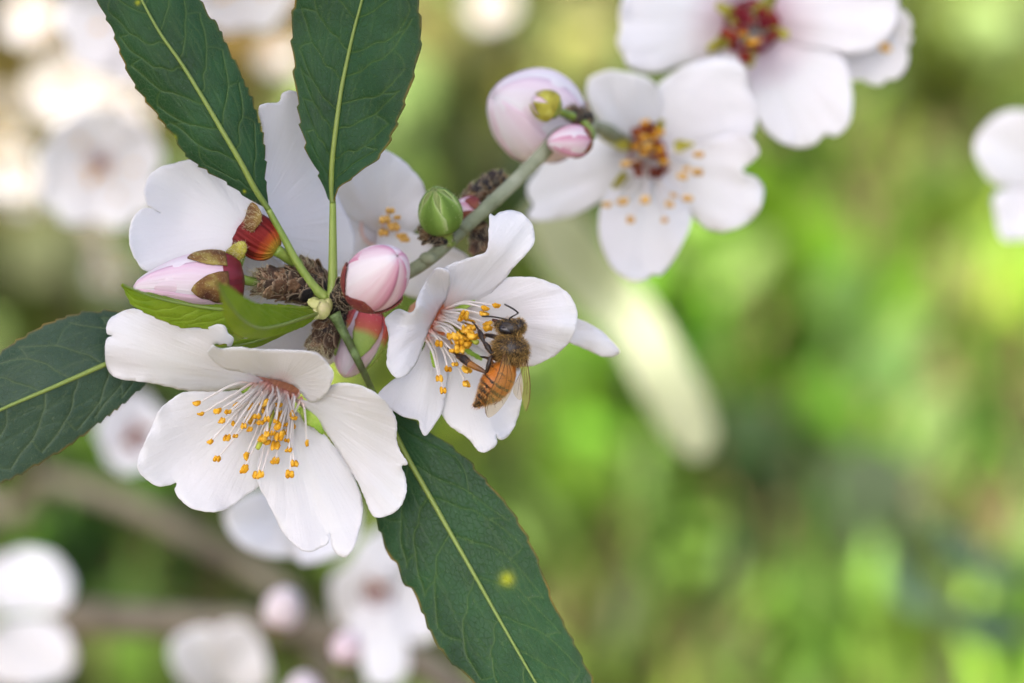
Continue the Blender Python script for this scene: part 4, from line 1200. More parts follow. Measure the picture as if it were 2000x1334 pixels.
for k, (ol, m_) in enumerate(((R4([(880, 290), (868, 200), (885, 110), (915, 55), (950, 70), (985, 130), (975, 190), (940, 240), (905, 290)]), 'sepal_brown'),
                             (R4([(735, 400), (790, 345), (850, 318), (885, 350), (870, 410), (835, 450), (780, 430)]), 'sepal_olive'))):
    c = np.mean(ol, axis=0)
    V, F, A = sheet(ol, [(500, 462, 0.6), (c[0], c[1], -0.2), (c[0] - 20, c[1] - 20, 1.2), (c[0] + 12, c[1] - 20, 0.2), (c[0] - 20, c[1] + 20, 1.2)], (520, 470), 4, 0.25, 0.1, 0.1, 5 + k)
    o = build('sepal', V, F, MAT[m_], fc, A)
    hv, hf, ha = hairs(V, F, 350, 0.4, 0.035, (-0.4, 0, 0.2), 50 + k)
    h = build('fuzz', hv, hf, MAT['wool'], o, ha)
    h['kind'] = 'stuff'
V, F, A = tube(smooth(np.array([P(592, 522, 5), P(572, 510, 4), P(552, 496, 2.8), P(538, 488, 2.2)]), 14), np.linspace(0.62, 0.7, 14), 10)
build('pedicel', V, F, MAT['petiole'], fc, A)

# ------------------------------------------------------------------ blossom D: softer, behind the upright leaf
fd = thing('almond_blossom', 'soft white blossom half hidden behind the broad upright leaf', 'flower', P(755, 440, 24), 'open blossoms on the twig')
TD = (745, 440)
petal(fd, [(650, 380), (690, 335), (740, 296), (768, 300), (800, 326), (826, 362), (832, 405), (815, 445), (780, 470), (740, 460), (690, 430)],
      [(745, 445, 24), (700, 370, 20), (770, 310, 19), (820, 380, 21), (790, 450, 22), (660, 390, 21)], TD, MAT['petal_d'], 41, step=7)
petal(fd, [(740, 440), (790, 450), (850, 470), (905, 495), (925, 520), (900, 560), (840, 585), (780, 570), (740, 520)],
      [(745, 445, 24), (800, 470, 21), (900, 510, 20), (860, 570, 21), (780, 550, 22)], TD, MAT['petal_d'], 42, step=7)
petal(fd, [(745, 440), (700, 430), (650, 400), (610, 420), (600, 480), (640, 540), (700, 560), (740, 510)],
      [(745, 445, 25), (680, 430, 23), (620, 440, 22), (640, 520, 23), (710, 530, 24)], TD, MAT['petal_d'], 43, step=7)
V, F, A = lathe(P(750, 450, 31), P(745, 445, 23.5), [(0, .6), (.3, 1.8), (.8, 2.2), (1, 2.6)], 24, 0.2)
build('calyx', V, F, MAT['cup_a'], fd, A)
for k, (x, y) in enumerate([(762, 412), (752, 430), (770, 445), (765, 440), (790, 468), (785, 462), (750, 455), (776, 425)]):
    stamen(fd, P(745, 445, 23), P(x, y, 17), 1.1, None, 0.14, 'anther_pale', 300 + k)
fe = thing('loose_petal', 'single white petal sticking out behind the bee blossom', 'petal', P(1060, 660, 14))
petal(fe, R2([(960, 640), (1020, 600), (1070, 588), (1150, 620), (1230, 672), (1302, 752), (1292, 785), (1220, 791), (1130, 752), (1050, 720), (980, 690)]),
      [(1080, 640, 8), (1120, 650, 10), (1200, 690, 12), (1150, 690, 11), (1130, 620, 10)], (1060, 650), MAT['petal_d'], 44, step=6)

# ------------------------------------------------------------------ blossoms J and K on the far end of the twig
def PJ(x, y, d):
    return P(x, y, d + 22)
def back(ct):
    return [(x, y, z + 22) for x, y, z in ct]
fj = thing('almond_blossom', 'open white blossom with russet centre and pale anthers at the end of the twig', 'flower', PJ(1265, 300, 30), 'open blossoms on the twig')
TJ = (1262, 298)
for k, (ol, ct) in enumerate([
    (R6([(550, 350), (580, 325), (640, 305), (700, 310), (760, 320), (820, 345), (850, 380), (875, 450), (872, 520), (845, 620), (800, 640), (740, 610), (640, 560), (580, 500), (548, 430)]), [(1262, 298, 30), (1200, 200, 26), (1160, 170, 25), (1270, 170, 26), (1160, 220, 26)]),
    (R6([(850, 380), (900, 330), (960, 290), (1050, 257), (1130, 246), (1200, 262), (1232, 300), (1247, 380), (1282, 450), (1287, 520), (1262, 590), (1180, 610), (1080, 630), (980, 650), (880, 650), (830, 640), (845, 540), (868, 450)]), [(1262, 298, 30), (1330, 220, 27), (1420, 150, 25), (1460, 230, 25), (1400, 260, 26)]),
    (R6([(830, 640), (960, 640), (1050, 612), (1180, 572), (1240, 582), (1287, 640), (1287, 682), (1222, 742), (1282, 770), (1312, 812), (1312, 860), (1290, 920), (1240, 970), (1170, 1000), (1110, 1006), (1050, 982), (1000, 930), (940, 850), (880, 760), (830, 700)]), [(1262, 298, 30), (1340, 320, 26), (1460, 290, 23), (1480, 370, 24), (1400, 440, 24), (1320, 370, 26)]),
    (R6([(800, 680), (850, 690), (900, 760), (960, 850), (1002, 930), (992, 990), (960, 1060), (920, 1130), (870, 1190), (830, 1192), (780, 1216), (720, 1206), (660, 1160), (620, 1090), (600, 1000), (605, 910), (640, 830), (720, 740)]), [(1262, 298, 30), (1260, 380, 25), (1200, 450, 23), (1330, 450, 23), (1260, 530, 22)]),
    (R6([(800, 660), (760, 720), (690, 770), (640, 850), (560, 900), (480, 940), (400, 955), (320, 956), (288, 936), (312, 890), (290, 850), (290, 800), (330, 740), (380, 660), (430, 610), (560, 590), (660, 600), (740, 620)]), [(1262, 298, 30), (1180, 320, 28), (1100, 380, 28), (1040, 410, 29), (1090, 290, 29)])]):
    petal(fj, ol, back(ct), TJ, MAT['petal_d'], 50 + k, step=8)
V, F, A = lathe(PJ(1255, 285, 36), PJ(1265, 300, 27.5), [(0, .8), (.3, 2.0), (.8, 2.2), (1, 2.4)], 24, 0.2)
build('calyx', V, F, MAT['cup_wine'], fj, A)
for k, (x, y, x1, y1) in enumerate([(1225, 285, 1180, 270), (1320, 285, 1350, 282), (1285, 262, 1293, 238), (1225, 345, 1202, 365)]):
    q = np.array([x1 - x, y1 - y], float)
    nrm_ = np.array([-q[1], q[0]]) / np.linalg.norm(q) * 11
    ol = [(x - nrm_[0], y - nrm_[1]), (x1 - nrm_[0] * .4, y1 - nrm_[1] * .4), (x1 + q[0] * .2, y1 + q[1] * .2), (x1 + nrm_[0] * .4, y1 + nrm_[1] * .4), (x + nrm_[0], y + nrm_[1])]
    V, F, A = sheet(ol, back([(x, y, 25), (x1, y1, 23), (x + 10, y - 10, 24), (x - 10, y + 10, 24)]), TJ, 5, .2, .05, .05, 70 + k)
    build('sepal', V, F, MAT['sepal_olive'], fj, A)
for k in range(44):
    an_, rr_ = rng.uniform(0, 6.28), 48 * math.sqrt(rng.uniform(0.01, 1))
    stamen(fj, PJ(1264 + rng.normal() * 8, 300 + rng.normal() * 8, 27), PJ(1268 + math.cos(an_) * rr_ * .85, 296 + math.sin(an_) * rr_ * 1.15, 20 + rr_ * 0.05), 1.0, None, 0.17, 'anther' if k % 4 == 0 else 'anther_red', 400 + k)
for k, (x, y) in enumerate([(1185, 400), (1216, 394), (1260, 392), (1232, 430), (1298, 430), (1316, 382), (1343, 388), (1308, 400), (1333, 345), (1340, 330), (1362, 337), (1365, 302), (1222, 320)]):
    stamen(fj, PJ(1268, 310, 27), PJ(x, y, 18.5), 1.1, None, 0.15, 'anther_pale', 440 + k)
fk = thing('almond_blossom', 'white blossom with crimson centre above the russet centred one', 'flower', PJ(1468, 50, 40), 'open blossoms on the twig')
TK = (1470, 50)
for k, (ol, ct) in enumerate([
    (R6([(690, 60), (700, 10), (740, -70), (900, -120), (1050, -90), (1180, -10), (1270, 90), (1230, 170), (1130, 230), (1050, 262), (980, 275), (880, 308), (800, 315), (740, 290), (700, 240), (680, 180), (692, 130)]), [(1470, 50, 42), (1380, 30, 38), (1220, 0, 36), (1230, 110, 35), (1300, -40, 37)]),
    (R6([(1290, 120), (1330, 20), (1420, -70), (1560, -110), (1720, -90), (1880, -40), (1898, 60), (1860, 150), (1790, 210), (1700, 228), (1600, 215), (1500, 215), (1390, 190)]), [(1470, 50, 42), (1560, 30, 38), (1730, 40, 36), (1700, -30, 36), (1640, 100, 36)]),
    (R6([(1260, 110), (1350, 170), (1450, 180), (1600, 205), (1660, 250), (1692, 350), (1702, 450), (1682, 540), (1622, 590), (1580, 580), (1540, 622), (1470, 642), (1380, 612), (1320, 560), (1280, 490), (1260, 400), (1250, 300), (1240, 200)]), [(1470, 50, 42), (1530, 130, 37), (1640, 180, 34), (1560, 280, 34), (1480, 200, 35)]),
    (R6([(1260, 110), (1180, 160), (1100, 250), (1060, 330), (1090, 430), (1180, 460), (1270, 400), (1290, 250)]), [(1470, 50, 42), (1420, 130, 39), (1400, 190, 39), (1460, 180, 38)]),
    (R6([(1280, 90), (1180, 0), (1130, -120), (1180, -260), (1300, -300), (1400, -230), (1400, -100), (1340, 10)]), [(1470, 50, 42), (1440, -40, 38), (1480, -120, 36), (1530, -60, 37)])]):
    petal(fk, ol, back(ct), TK, MAT['petal_k'], 60 + k, step=9)
V, F, A = lathe(PJ(1468, 40, 48), PJ(1468, 52, 38), [(0, .8), (.3, 2.8), (.8, 3.2), (1, 3.6)], 24, 0.2)
build('calyx', V, F, MAT['cup_wine'], fk, A)
for k, (x1, y1) in enumerate([(1402, 10), (1385, 98), (1538, 68), (1512, -6), (1463, 128)]):
    q = np.array([x1 - 1468, y1 - 52], float)
    nrm_ = np.array([-q[1], q[0]]) / np.linalg.norm(q) * 14
    x, y = 1468 + q[0] * .3, 52 + q[1] * .3
    ol = [(x - nrm_[0], y - nrm_[1]), (x1 - nrm_[0] * .5, y1 - nrm_[1] * .5), (x1, y1), (x1 + nrm_[0] * .5, y1 + nrm_[1] * .5), (x + nrm_[0], y + nrm_[1])]
    V, F, A = sheet(ol, back([(x, y, 35), (x1, y1, 32), (x + 10, y - 10, 34), (x - 10, y + 10, 34)]), TK, 5, .2, .05, .05, 80 + k)
    build('sepal', V, F, MAT['sepal_olive'], fk, A)
MAT['anther_crimson'] = simple_mat('anther_crimson', [srgb(84, 16, 34), srgb(120, 34, 44), srgb(150, 70, 40)], 300, 0.75, 0.15, 0.5)
for k in range(46):
    an_, rr_ = rng.uniform(0, 6.28), 58 * math.sqrt(rng.uniform(0.02, 1))
    stamen(fk, PJ(1468 + rng.normal() * 8, 52 + rng.normal() * 8, 38), PJ(1465 + math.cos(an_) * rr_ * .9, 60 + math.sin(an_) * rr_, 29 + rr_ * 0.05), 1.15, None, 0.18, 'anther' if (rr_ < 26 and math.sin(an_) > 0) else 'anther_crimson', 480 + k)
flower('white blossom peeping out behind the crimson centred blossom', 1690, 70, 62, 95, (0.1, -1, -0.2), 0.3, 0.25, 'petal_d', 6, seed=9)

# ------------------------------------------------------------------ softer blossoms behind
R7 = zoomed(0, 740, 2.222)
R8 = zoomed(1450, 0, 2.224)
def soft_blossom(label, base, d, petals, anthers=(), centre='cup_green', mat='petal_d', seed=0, deep=9.0, cup_r=2.2):
    t = thing('almond_blossom', label, 'flower', P(base[0], base[1], d + deep), 'soft blossoms in the background')
    for k, ol in enumerate(petals):
        c = np.mean(ol, axis=0)
        far = max(ol, key=lambda q: math.hypot(q[0] - base[0], q[1] - base[1]))
        sd = np.array([-(far[1] - base[1]), far[0] - base[0]]) * 0.25
        ct = [(base[0], base[1], d + deep), (c[0], c[1], d + deep * .25 + k * .6), (far[0], far[1], d - deep * .3 + k * .6),
              (c[0] + sd[0], c[1] + sd[1], d + k * .6), (c[0] - sd[0], c[1] - sd[1], d + k * .6)]
        petal(t, ol, ct, base, MAT[mat], seed + k, step=13, ripple=0.5, edge=0.6)
    V, F, A = lathe(P(base[0], base[1], d + deep + 8), P(base[0], base[1], d + deep - 1), [(0, .6), (.3, cup_r * .8), (.8, cup_r), (1, cup_r * 1.1)], 20, 0.2)
    build('calyx', V, F, MAT[centre], t, A)
    for k, (x, y) in enumerate(anthers):
        stamen(t, P(base[0], base[1], d + deep - 2), P(x, y, d - 4), 1.3, None, 0.16, 'anther_red', seed * 13 + k)
    return t
soft_blossom('pale blossom just under the lowest petals of the large open blossom', (610, 950), 95,
    [R7([(970, 610), (995, 550), (1090, 490), (1250, 470), (1360, 480), (1370, 640), (1330, 770), (1240, 772), (1130, 758), (1030, 705)]),
     R7([(1280, 470), (1400, 450), (1520, 500), (1565, 620), (1530, 715), (1450, 770), (1350, 796), (1290, 770)])], seed=310)
soft_blossom('white blossom with tan centre hanging between the large blossom and the dark leaf', (738, 1152), 150,
    [R7([(1430, 900), (1450, 850), (1520, 790), (1570, 700), (1700, 640), (1770, 760), (1720, 880), (1650, 930), (1560, 1010), (1480, 1070), (1440, 1000)]),
     R7([(1590, 930), (1680, 930), (1740, 1050), (1772, 1180), (1760, 1290), (1690, 1340), (1600, 1320), (1560, 1200), (1510, 1100), (1520, 1030)]),
     R7([(1620, 900), (1760, 850), (1900, 950), (1950, 1070), (1890, 1130), (1790, 1150), (1710, 1050)])],
    [(725, 1140), (745, 1148), (730, 1165), (748, 1162), (735, 1150), (720, 1155)], centre='cup_red', seed=320, deep=2.0)
soft_blossom('white cupped blossom low on the background branch', (425, 1350), 165,
    [R7([(738, 1210), (755, 1130), (840, 1085), (930, 1088), (990, 1180), (980, 1320), (900, 1390), (800, 1330)]),
     R7([(930, 1120), (985, 1060), (1070, 1068), (1122, 1120), (1152, 1200), (1168, 1310), (1120, 1370), (1000, 1380), (940, 1250)])], seed=330)
soft_blossom('white blossom with two rounded petals beside the grey limb', (-25, 1205), 175,
    [R7([(-90, 960), (-50, 810), (40, 752), (140, 735), (230, 760), (298, 830), (320, 900), (300, 965), (250, 1008), (150, 1020), (50, 1030), (-40, 1035)]),
     R7([(-90, 1050), (0, 1045), (80, 1038), (200, 1040), (280, 1090), (320, 1170), (326, 1230), (290, 1290), (200, 1325), (60, 1335), (-60, 1280)])], seed=340, deep=-2.0)
flower('greyish blossom with tan centre under the blue green leaf', 262, 850, 170, 80, (0.35, -1, 0.1), 0.3, 0.3, 'petal_d', 10, seed=25, an='anther_red')
soft_blossom('pale grey white blossom hanging in front of the meadow, away from the twig', (2060, 350), 95,
    [R8([(1008, 640), (1040, 560), (1120, 492), (1223, 478), (1320, 520), (1360, 700), (1300, 800), (1200, 820), (1100, 800), (1040, 740)]),
     R8([(1098, 840), (1200, 800), (1320, 770), (1350, 920), (1290, 1030), (1200, 1045), (1130, 1040), (1100, 950)])], seed=350, deep=3.0)
flower('lavender white blossom with pink heart among the twigs behind the serrated leaf', 195, 315, 170, 130, (0.1, -0.9, -0.3), 0.3, 0.3, 'petal_c', 8, seed=27)
flower('lavender white blossom above the cream sunlit ones', 270, 20, 150, 150, (0, -0.9, -0.4), 0.9, 0.3, 'petal_d', 6, seed=28)
flower('white blossom behind the gap between the two upright leaves', 480, -40, 160, 110, (0, -0.9, -0.5), 0.2, 0.3, 'petal_d', 6, seed=29)
for k, (x, y, d, r_) in enumerate([(170, 150, 420, 50), (265, 235, 440, 48), (110, 190, 450, 40), (15, 290, 430, 40), (40, 385, 450, 44), (215, 550, 420, 46), (550, 120, 480, 46), (960, 20, 520, 46)]):
    nn = (rng.normal() * .5, -0.7, 0.7 + rng.normal() * .3)
    flower('sunlit cream blossom blurred among far almond twigs', x, y, d, r_, nn, rng.uniform(0, 1.2), 0.3, 'petal_tan', 4, 'sunlit blossoms on far twigs', 30 + k)
wd = thing('meadow_weed', 'dark green leafy weed standing blurred in the sunlit meadow', 'weed', P(1850, 1260, 420))
V, F, A = tube(smooth(np.array([P(1850, 1420, 430), P(1850, 1250, 420), P(1830, 1100, 410), P(1800, 1000, 400)]), 16), 2.2, 8)
build('stem', V, F, MAT['petiole_g'], wd, A)
for k, ol in enumerate([[(1850, 1190), (1790, 1200), (1740, 1150), (1735, 1080), (1755, 1050), (1780, 1110), (1820, 1160)], [(1830, 1080), (1800, 1040), (1820, 1010), (1880, 1040), (1940, 1090), (2000, 1120), (1960, 1150), (1890, 1120)],
                        [(1850, 1200), (1900, 1180), (1970, 1200), (2010, 1240), (1950, 1260), (1880, 1240)]]):
    c = np.mean(ol, axis=0)
    V, F, A = sheet(ol, [(c[0], c[1], 415), (c[0] + 60, c[1], 405), (c[0] - 60, c[1], 405), (c[0], c[1] + 60, 400)], ol[0], 16, 0.5, 1, 1, 500 + k)
    build('leaf', V, F, MAT['leaf_f'], wd, A)
for k, (x, y, d, r_, lb) in enumerate([(120, 165, 300, 74, 'sunlit cream white blossom in a sunlit cluster above the lavender one'), (235, 210, 330, 68, 'sunlit cream white blossom tucked against the nibbled leaf edge'),
                                       (15, 335, 320, 60, 'sunlit cream white blossom low in the sunlit cluster by the brown twigs'), (60, 30, 300, 60, 'sunlit cream white blossom at the top of the sunlit cluster')]):
    flower(lb, x, y, d, r_, (rng.normal() * .4, -0.9, -0.1), rng.uniform(0, 1.2), 0.3, 'petal_tan', 4, seed=70 + k)
dl = thing('dry_leaf', 'long pale cream dry leaf blurred behind the bee blossom', 'leaf', P(1200, 650, 290))
V, F, A = sheet([(1030, 430), (1070, 400), (1130, 415), (1180, 470), (1250, 560), (1330, 680), (1385, 790), (1395, 860), (1365, 895), (1310, 860), (1250, 760), (1200, 670), (1120, 590), (1060, 520)],
                [(1050, 430, 260), (1130, 420, 270), (1300, 620, 285), (1380, 860, 285), (1200, 680, 280), (1080, 540, 270), (1220, 610, 290)], (1040, 420), 14, 0.4, 1.0, 1.0, 77)
build('blade', V, F, simple_mat('dry_leaf_cream', [srgb(182, 190, 146), srgb(210, 214, 182)], 60, 0.6, 0.3, 0.2, trans=0.4), dl, A)

# ------------------------------------------------------------------ the bee
def B(X, Y, d):
    return P(860 + X / 5.13, 560 + Y / 5.13, d + 1.0)
bee = thing('honeybee', 'amber and dark brown honeybee clinging to the anthers of the blossom', 'bee', B(690, 650, -4.2))
parts = []
KIND = []     # (kind, centre line) for colouring
def add_tube(pts, rad, kind, seg=16, n=24):
    p = smooth(np.array([B(*q) for q in pts]), n)
    e = np.linspace(0, 1, n)
    rr = np.interp(e, np.linspace(0, 1, len(rad)), rad)
    V, F, A = tube(p, rr, seg)
    parts.append((V, F, A))
    KIND.append((kind, p, rr))
def add_ell(c, rx, ry, rz, rot, kind):
    k, s = math.cos(rot), math.sin(rot)
    V, F, A = ellipsoid(c, [[rx * k, 0, rx * s], [0, ry, 0], [-rz * s, 0, rz * k]], 28, 20)
    parts.append((V, F, A))
    KIND.append((kind, np.array([c]), np.array([(rx + rz) / 2])))
add_ell(B(705, 415, -4.3), 1.55, 1.1, 0.98, -0.12, 'head')
add_ell(B(790, 395, -4.3), 0.72, 0.9, 0.80, 0, 'head')
add_ell(B(585, 375, -4.1), 0.55, 0.6, 0.42, 0.5, 'head')
add_tube([(590, 360, -4.1), (545, 340, -4.0), (520, 328, -3.9)], [.34, .26, .14], 'mouth')
add_tube([(720, 480, -4.2), (715, 530, -4.2)], [.7, .9], 'thorax')
add_ell(B(705, 625, -4.3), 2.0, 1.65, 1.62, -0.25, 'thorax')
add_ell(B(745, 700, -4.2), 1.35, 1.2, 1.15, 0, 'thorax')
add_tube([(715, 740, -4.0), (680, 800, -3.9)], [.8, .9], 'abdomen')
add_tube([(690, 765, -3.9), (648, 835, -3.9), (590, 920, -3.8), (520, 1020, -3.6), (440, 1110, -3.5), (372, 1172, -3.4), (328, 1202, -3.3)], [0.9, 1.5, 1.74, 1.68, 1.28, 0.72, 0.16], 'abdomen', 28, 40)
# legs: middle, hind, front, and the far side ones
add_tube([(560, 640, -4.6), (515, 672, -4.9)], [.3, .22], 'leg')
add_tube([(515, 672, -4.9), (475, 605, -4.8), (432, 548, -4.5)], [.17, .36, .17], 'leg')
add_tube([(432, 548, -4.5), (410, 490, -4.1), (388, 440, -3.6)], [.18, .36, .22], 'leg')
add_tube([(388, 440, -3.6), (362, 400, -2.9), (338, 368, -2.3), (322, 352, -2.0)], [.14, .13, .10, .12], 'leg', 10)
add_tube([(570, 720, -4.5), (505, 700, -5.0)], [.35, .22], 'leg')
add_tube([(505, 700, -5.0), (485, 780, -5.0), (462, 862, -4.8)], [.24, .28, .18], 'leg')
add_tube([(462, 862, -4.8), (385, 822, -4.5), (285, 770, -4.0)], [.16, .34, .42], 'tibia')
add_tube([(290, 772, -4.0), (230, 720, -3.4), (165, 690, -2.8)], [.42, .50, .26], 'leg')
add_tube([(165, 690, -2.8), (120, 648, -2.2), (70, 615, -1.6)], [.13, .11, .09], 'leg', 10)
add_tube([(600, 520, -4.0), (540, 500, -3.6), (455, 482, -2.8)], [.3, .27, .20], 'leg')
add_tube([(455, 482, -2.8), (452, 500, -1.8), (430, 520, -0.8)], [.18, .16, .1], 'leg')
add_tube([(640, 720, -3.0), (560, 790, -1.6), (480, 720, -0.6), (400, 700, 0.0)], [.3, .22, .2, .1], 'leg')
# antennae
add_tube([(690, 330, -4.9), (704, 310, -5.0), (745, 286, -5.1), (784, 264, -5.1)], [.12, .10, .09, .10], 'antenna', 10)
add_tube([(784, 264, -5.1), (730, 222, -5.2), (640, 174, -5.2)], [.10, .115, .10], 'antenna', 10)
add_tube([(668, 332, -4.7), (640, 322, -4.8), (560, 306, -4.6)], [.12, .09, .10], 'antenna', 10)
add_tube([(560, 306, -4.6), (490, 298, -4.3), (415, 297, -4.0)], [.10, .115, .10], 'antenna', 10)
V, F, A = merge(parts)
tmp_me = bpy.data.meshes.new('tmp')
tmp_me.from_pydata(V.tolist(), [], F)
tmp = bpy.data.objects.new('tmp', tmp_me)
COL.objects.link(tmp)
md = tmp.modifiers.new('r', 'REMESH')
md.mode = 'VOXEL'
md.voxel_size = 0.045
md2 = tmp.modifiers.new('s', 'SMOOTH')
md2.factor, md2.iterations = 0.5, 4
dg = bpy.context.evaluated_depsgraph_get()
me2 = bpy.data.meshes.new_from_object(tmp.evaluated_get(dg))
BV = np.zeros(len(me2.vertices) * 3)
me2.vertices.foreach_get('co', BV)
BV = BV.reshape(-1, 3)
BF = [tuple(p.vertices) for p in me2.polygons]
bpy.data.objects.remove(tmp)
bpy.data.meshes.remove(me2)
# colour each point of the body by the piece it belongs to
best = np.full(len(BV), 1e9)
kind = np.zeros(len(BV), int)
along = np.zeros(len(BV))
names = ['head', 'mouth', 'thorax', 'abdomen', 'leg', 'tibia', 'antenna']
for kd, p, rr in KIND:
    d = np.linalg.norm(BV[:, None] - p[None], axis=2)
    i = d.argmin(1)
    m = np.abs(d[np.arange(len(BV)), i] - rr[i]) if len(p) > 1 else np.abs(d[:, 0] - rr[0]) * 0.8
    m = m + (0.12 if kd in ('leg', 'tibia') else 0)
    s = m < best
    best[s] = m[s]
    kind[s] = names.index(kd)
    along[s] = i[s] / max(len(p) - 1, 1)
ab = [(p, rr) for kd, p, rr in KIND if kd == 'abdomen'][-1]
dab = np.linalg.norm(BV[:, None] - ab[0][None], axis=2)
isab = kind == 3
col = np.zeros((len(BV), 3))
L3 = lambda *c: np.array(srgb(*c)[:3])
col[kind == 0] = L3(28, 22, 18)
col[kind == 1] = L3(74, 30, 18)
col[kind == 2] = L3(34, 26, 19)
col[kind == 4] = L3(26, 16, 14)
col[kind == 6] = L3(14, 10, 9)
tb = np.clip(along, 0, 1)[:, None]
s = kind == 5
col[s] = (L3(60, 34, 14) * (1 - tb) + L3(150, 98, 30) * tb)[s]
t_ = dab.argmin(1) / (len(ab[0]) - 1) + 0.012 * wob(BV[:, 0] * 3, BV[:, 1] * 3, 2)
amber, dark = L3(184, 108, 26), L3(20, 13, 9)
seg_edges = np.array([0.22, 0.40, 0.56, 0.69, 0.80, 0.90, 0.99])
bandw = np.array([0.022, 0.045, 0.075, 0.085, 0.08, 0.08, 0.09])
dk = np.zeros(len(BV))
ring = np.zeros(len(BV))
for e, w in zip(seg_edges, bandw):
    q = (e - t_) / w
    dk = np.maximum(dk, np.where((q > -0.15) & (q < 1.0), np.clip(1.9 - 1.9 * q, 0, 1), 0) * (0.8 if w < 0.03 else 1))
    ring = np.maximum(ring, np.exp(-((t_ - e - 0.008) / 0.007) ** 2))
dk = np.clip(dk, 0, 1)
top = np.clip((t_ - 0.35) * 1.1, 0, 0.5)
c_ab = amber * (1 - np.clip(dk + top, 0, 1)[:, None]) + dark * np.clip(dk + top, 0, 1)[:, None]
col[isab] = c_ab[isab]
step_ = np.zeros(len(BV))
BN = vnormals(BV, BF)
BV2 = BV.copy()
BV2[isab] -= BN[isab] * (0.07 * ring[isab])[:, None]
m = NT('bee_cuticle')
c = m.attr('col').outputs['Color']
nz = m.noise(m.obj(), 2500.0, 3.0, 0.6)
c = m.mix(m.math('MULTIPLY', nz, 0.5), c, m.mix(1.0, c, (0.5, 0.45, 0.4, 1), 'MULTIPLY'))
MAT['bee'] = m.bsdf(c, 0.34, 0.45, m.bump(nz, 0.25, 0.0001))
build('body', BV2, BF, MAT['bee'], bee, {'col': col})

m = NT('bee_eye')
MAT['eye'] = m.bsdf(m.ramp(m.noise(m.obj(), 1500.0), [(0.3, srgb(12, 10, 16)), (0.7, srgb(24, 22, 36))]), 0.18, 0.6, None)
for (X, Y, d, rx, ry, rz, rot) in ((664, 432, -4.95, 0.88, 0.42, 0.50, -0.30), (700, 372, -3.9, .7, .4, .3, -.2)):
    k, s = math.cos(rot), math.sin(rot)
    V, F, A = ellipsoid(B(X, Y, d), [[rx * k, 0, rx * s], [0, ry, 0], [-rz * s, 0, rz * k]], 26, 18)
    build('eye', V, F, MAT['eye'], bee, A)

def hair_mat(name, a, b, trans=0.35):
    m = NT(name)
    x = m.xyz(m.attr().outputs['Vector'])
    return m.bsdf(m.ramp(x[0], [(0.1, a), (0.9, b)]), 0.55, 0.35, None, trans)
MAT['hair_tan'] = hair_mat('bee_hair_tan', srgb(58, 42, 24), srgb(214, 176, 104))
MAT['hair_gold'] = hair_mat('bee_hair_gold', srgb(150, 90, 30), srgb(214, 160, 80))
kv = kind
def region(fn):
    from_idx = fn
    return from_idx
th_c = B(720, 590, -6.0)
def near(kinds, extra=None):
    pts = BV[np.isin(kv, kinds)]
    lo, hi = pts.min(0) - .05, pts.max(0) + .05
    def f(c):
        # nearest coloured vertex decides
        out = np.zeros(len(c), bool)
        for i in range(0, len(c), 4000):
            q = c[i:i + 4000]
            out[i:i + 4000] = True
        return out
    return f
tri_kind = kind[np.array([f[0] for f in BF])]
def sub(kinds, cond=None):
    F2 = [f for f, k in zip(BF, tri_kind) if k in kinds]
    if cond is not None:
        F2 = [f for f in F2 if cond(BV[f[0]])]
    return F2
back = B(330, 1202, -3.3) - B(705, 625, -4.3)
back = unit(back)
def tuft(F2, n, L, w, sweep, seed, mat, curl=0.35):
    # hairs() wants normals of the whole body
    V, F, A = hairs(BV, F2, n, L, w, sweep, seed, None, curl)
    o = build('hair', V, F, MAT[mat], bee, A)
    o['kind'] = 'stuff'
tuft(sub((2,), lambda p: np.linalg.norm(p - th_c) > 0.45), 4200, 0.58, 0.026, tuple(back * 0.45), 1, 'hair_tan')
tuft(sub((2,)), 900, 0.22, 0.025, tuple(back * 0.6), 2, 'hair_tan')
tuft(sub((0,), lambda p: np.linalg.norm(p - B(664, 432, -5.2)) > 0.85), 2200, 0.40, 0.026, (-0.2, 0, -0.3), 3, 'hair_tan')
tuft(sub((3,)), 3200, 0.26, 0.022, tuple(back * 1.3), 4, 'hair_gold', 0.25)
MAT['hair_pale'] = hair_mat('bee_hair_pale', srgb(170, 130, 70), srgb(230, 206, 150))
tv = t_
ringf = [f for f, k in zip(BF, tri_kind) if k == 3 and 0.44 < tv[f[0]] < 0.99 and np.min(np.abs(tv[f[0]] - seg_edges - 0.022)) < 0.014]
tuft(ringf, 600, 0.20, 0.024, tuple(back * 1.6), 6, 'hair_pale', 0.2)
tuft(sub((4, 5)), 900, 0.22, 0.022, tuple(-back * 0.3), 5, 'hair_gold')

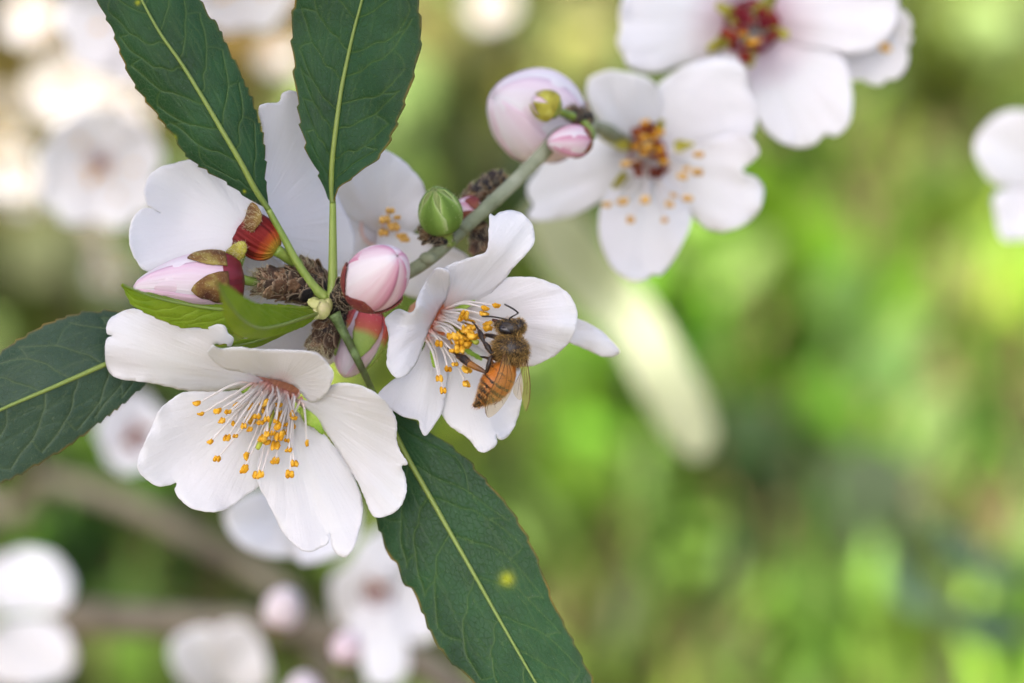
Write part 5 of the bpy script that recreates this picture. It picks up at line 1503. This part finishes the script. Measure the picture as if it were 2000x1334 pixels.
m = NT('wing_membrane')
c = m.noise(m.obj(), 800.0, 2.0)
pb = m.n('BsdfPrincipled', {'Base Color': srgb(196, 170, 110), 'Roughness': 0.25, 'Specular IOR Level': 0.5})
tr = m.n('BsdfTransparent', {'Color': (0.97, 0.94, 0.86, 1)})
sh = m.n('MixShader', {0: m.math('ADD', 0.07, m.math('MULTIPLY', c, 0.08)), 1: tr.outputs[0], 2: pb.outputs[0]})
m.t.links.new(sh.outputs[0], m.out.inputs[0])
MAT['wing'] = m.m
MAT['vein'] = simple_mat('wing_vein', [srgb(60, 36, 16), srgb(100, 64, 26)], 500, 0.5, 0.3, 0)
RB = zoomed(860, 560, 5.13)
def wing(outline, ctrl, base, veins, seed):
    ctrl = [(x, y, z + 1.0) for x, y, z in ctrl]
    f = tps(RB(ctrl))
    V, F, A = sheet(RB(outline), RB(ctrl), RB([base])[0], 3.0, 0.02, 0.05, 0.03, seed, 0.1)
    w = build('wing', V, F, MAT['wing'], bee, A)
    lst = []
    for pts, r0, r1 in veins:
        q = smooth(np.array(RB(pts)), 16)
        d = f(q[:, 0], q[:, 1]) - 0.03
        lst.append(tube(np.array([P(x, y, z) for (x, y), z in zip(q, d)]), np.linspace(r0, r1, 16), 6))
    V, F, A = merge(lst)
    build('wing_vein', V, F, MAT['vein'], w, A)
wing([(640, 660), (690, 735), (735, 860), (745, 960), (700, 1075), (625, 1195), (545, 1280), (482, 1312), (456, 1265), (455, 1160), (505, 1035), (570, 880), (610, 760)],
     [(650, 665, -6.0), (700, 800, -6.0), (740, 950, -5.2), (600, 1000, -5.9), (480, 1310, -5.0), (450, 1180, -5.4), (620, 1200, -4.8), (560, 880, -6.0)], (645, 660),
     [([(640, 665), (612, 760), (575, 880), (510, 1030), (458, 1160), (452, 1262), (470, 1300)], .075, .03),
      ([(650, 670), (640, 800), (600, 920), (540, 1040), (490, 1150), (460, 1270)], .05, .022),
      ([(655, 680), (670, 800), (665, 920), (640, 1010), (545, 1180)], .04, .018), ([(660, 690), (700, 820), (715, 900), (690, 1000), (668, 1080)], .035, .016),
      ([(600, 920), (665, 920)], .022, .018), ([(545, 1180), (610, 1130), (628, 1180)], .02, .014), ([(530, 1175), (545, 1185), (550, 1215)], .02, .014), ([(640, 1010), (690, 1000)], .02, .016),
      ([(540, 1040), (640, 1010)], .02, .016)], 91)
wing([(850, 705), (872, 770), (892, 860), (904, 980), (905, 1080), (892, 1180), (862, 1250), (838, 1210), (815, 1110), (800, 1010), (815, 900), (838, 800)],
     [(855, 710, -4.6), (880, 900, -4.4), (860, 1240, -4.0), (810, 1000, -4.2), (900, 1060, -4.2), (845, 800, -4.5)], (852, 705),
     [([(852, 705), (875, 790), (893, 900), (900, 1000), (890, 1140), (862, 1245)], .07, .025), ([(852, 712), (862, 850), (872, 960), (862, 1080)], .04, .018),
      ([(850, 715), (842, 860), (848, 980), (835, 1090)], .035, .016), ([(872, 960), (848, 985)], .02, .015), ([(893, 920), (868, 900)], .02, .015), ([(862, 1080), (888, 1050)], .02, .014)], 92)
wing([(835, 790), (790, 880), (745, 970), (728, 1040), (745, 1090), (785, 1132), (812, 1125), (818, 1040), (812, 940)],
     [(835, 800, -4.0), (740, 1000, -3.4), (790, 1130, -3.2), (815, 1000, -3.8)], (835, 790),
     [([(835, 795), (795, 930), (785, 1010), (770, 1090)], .03, .014), ([(835, 800), (770, 930), (735, 980)], .025, .014)], 93)
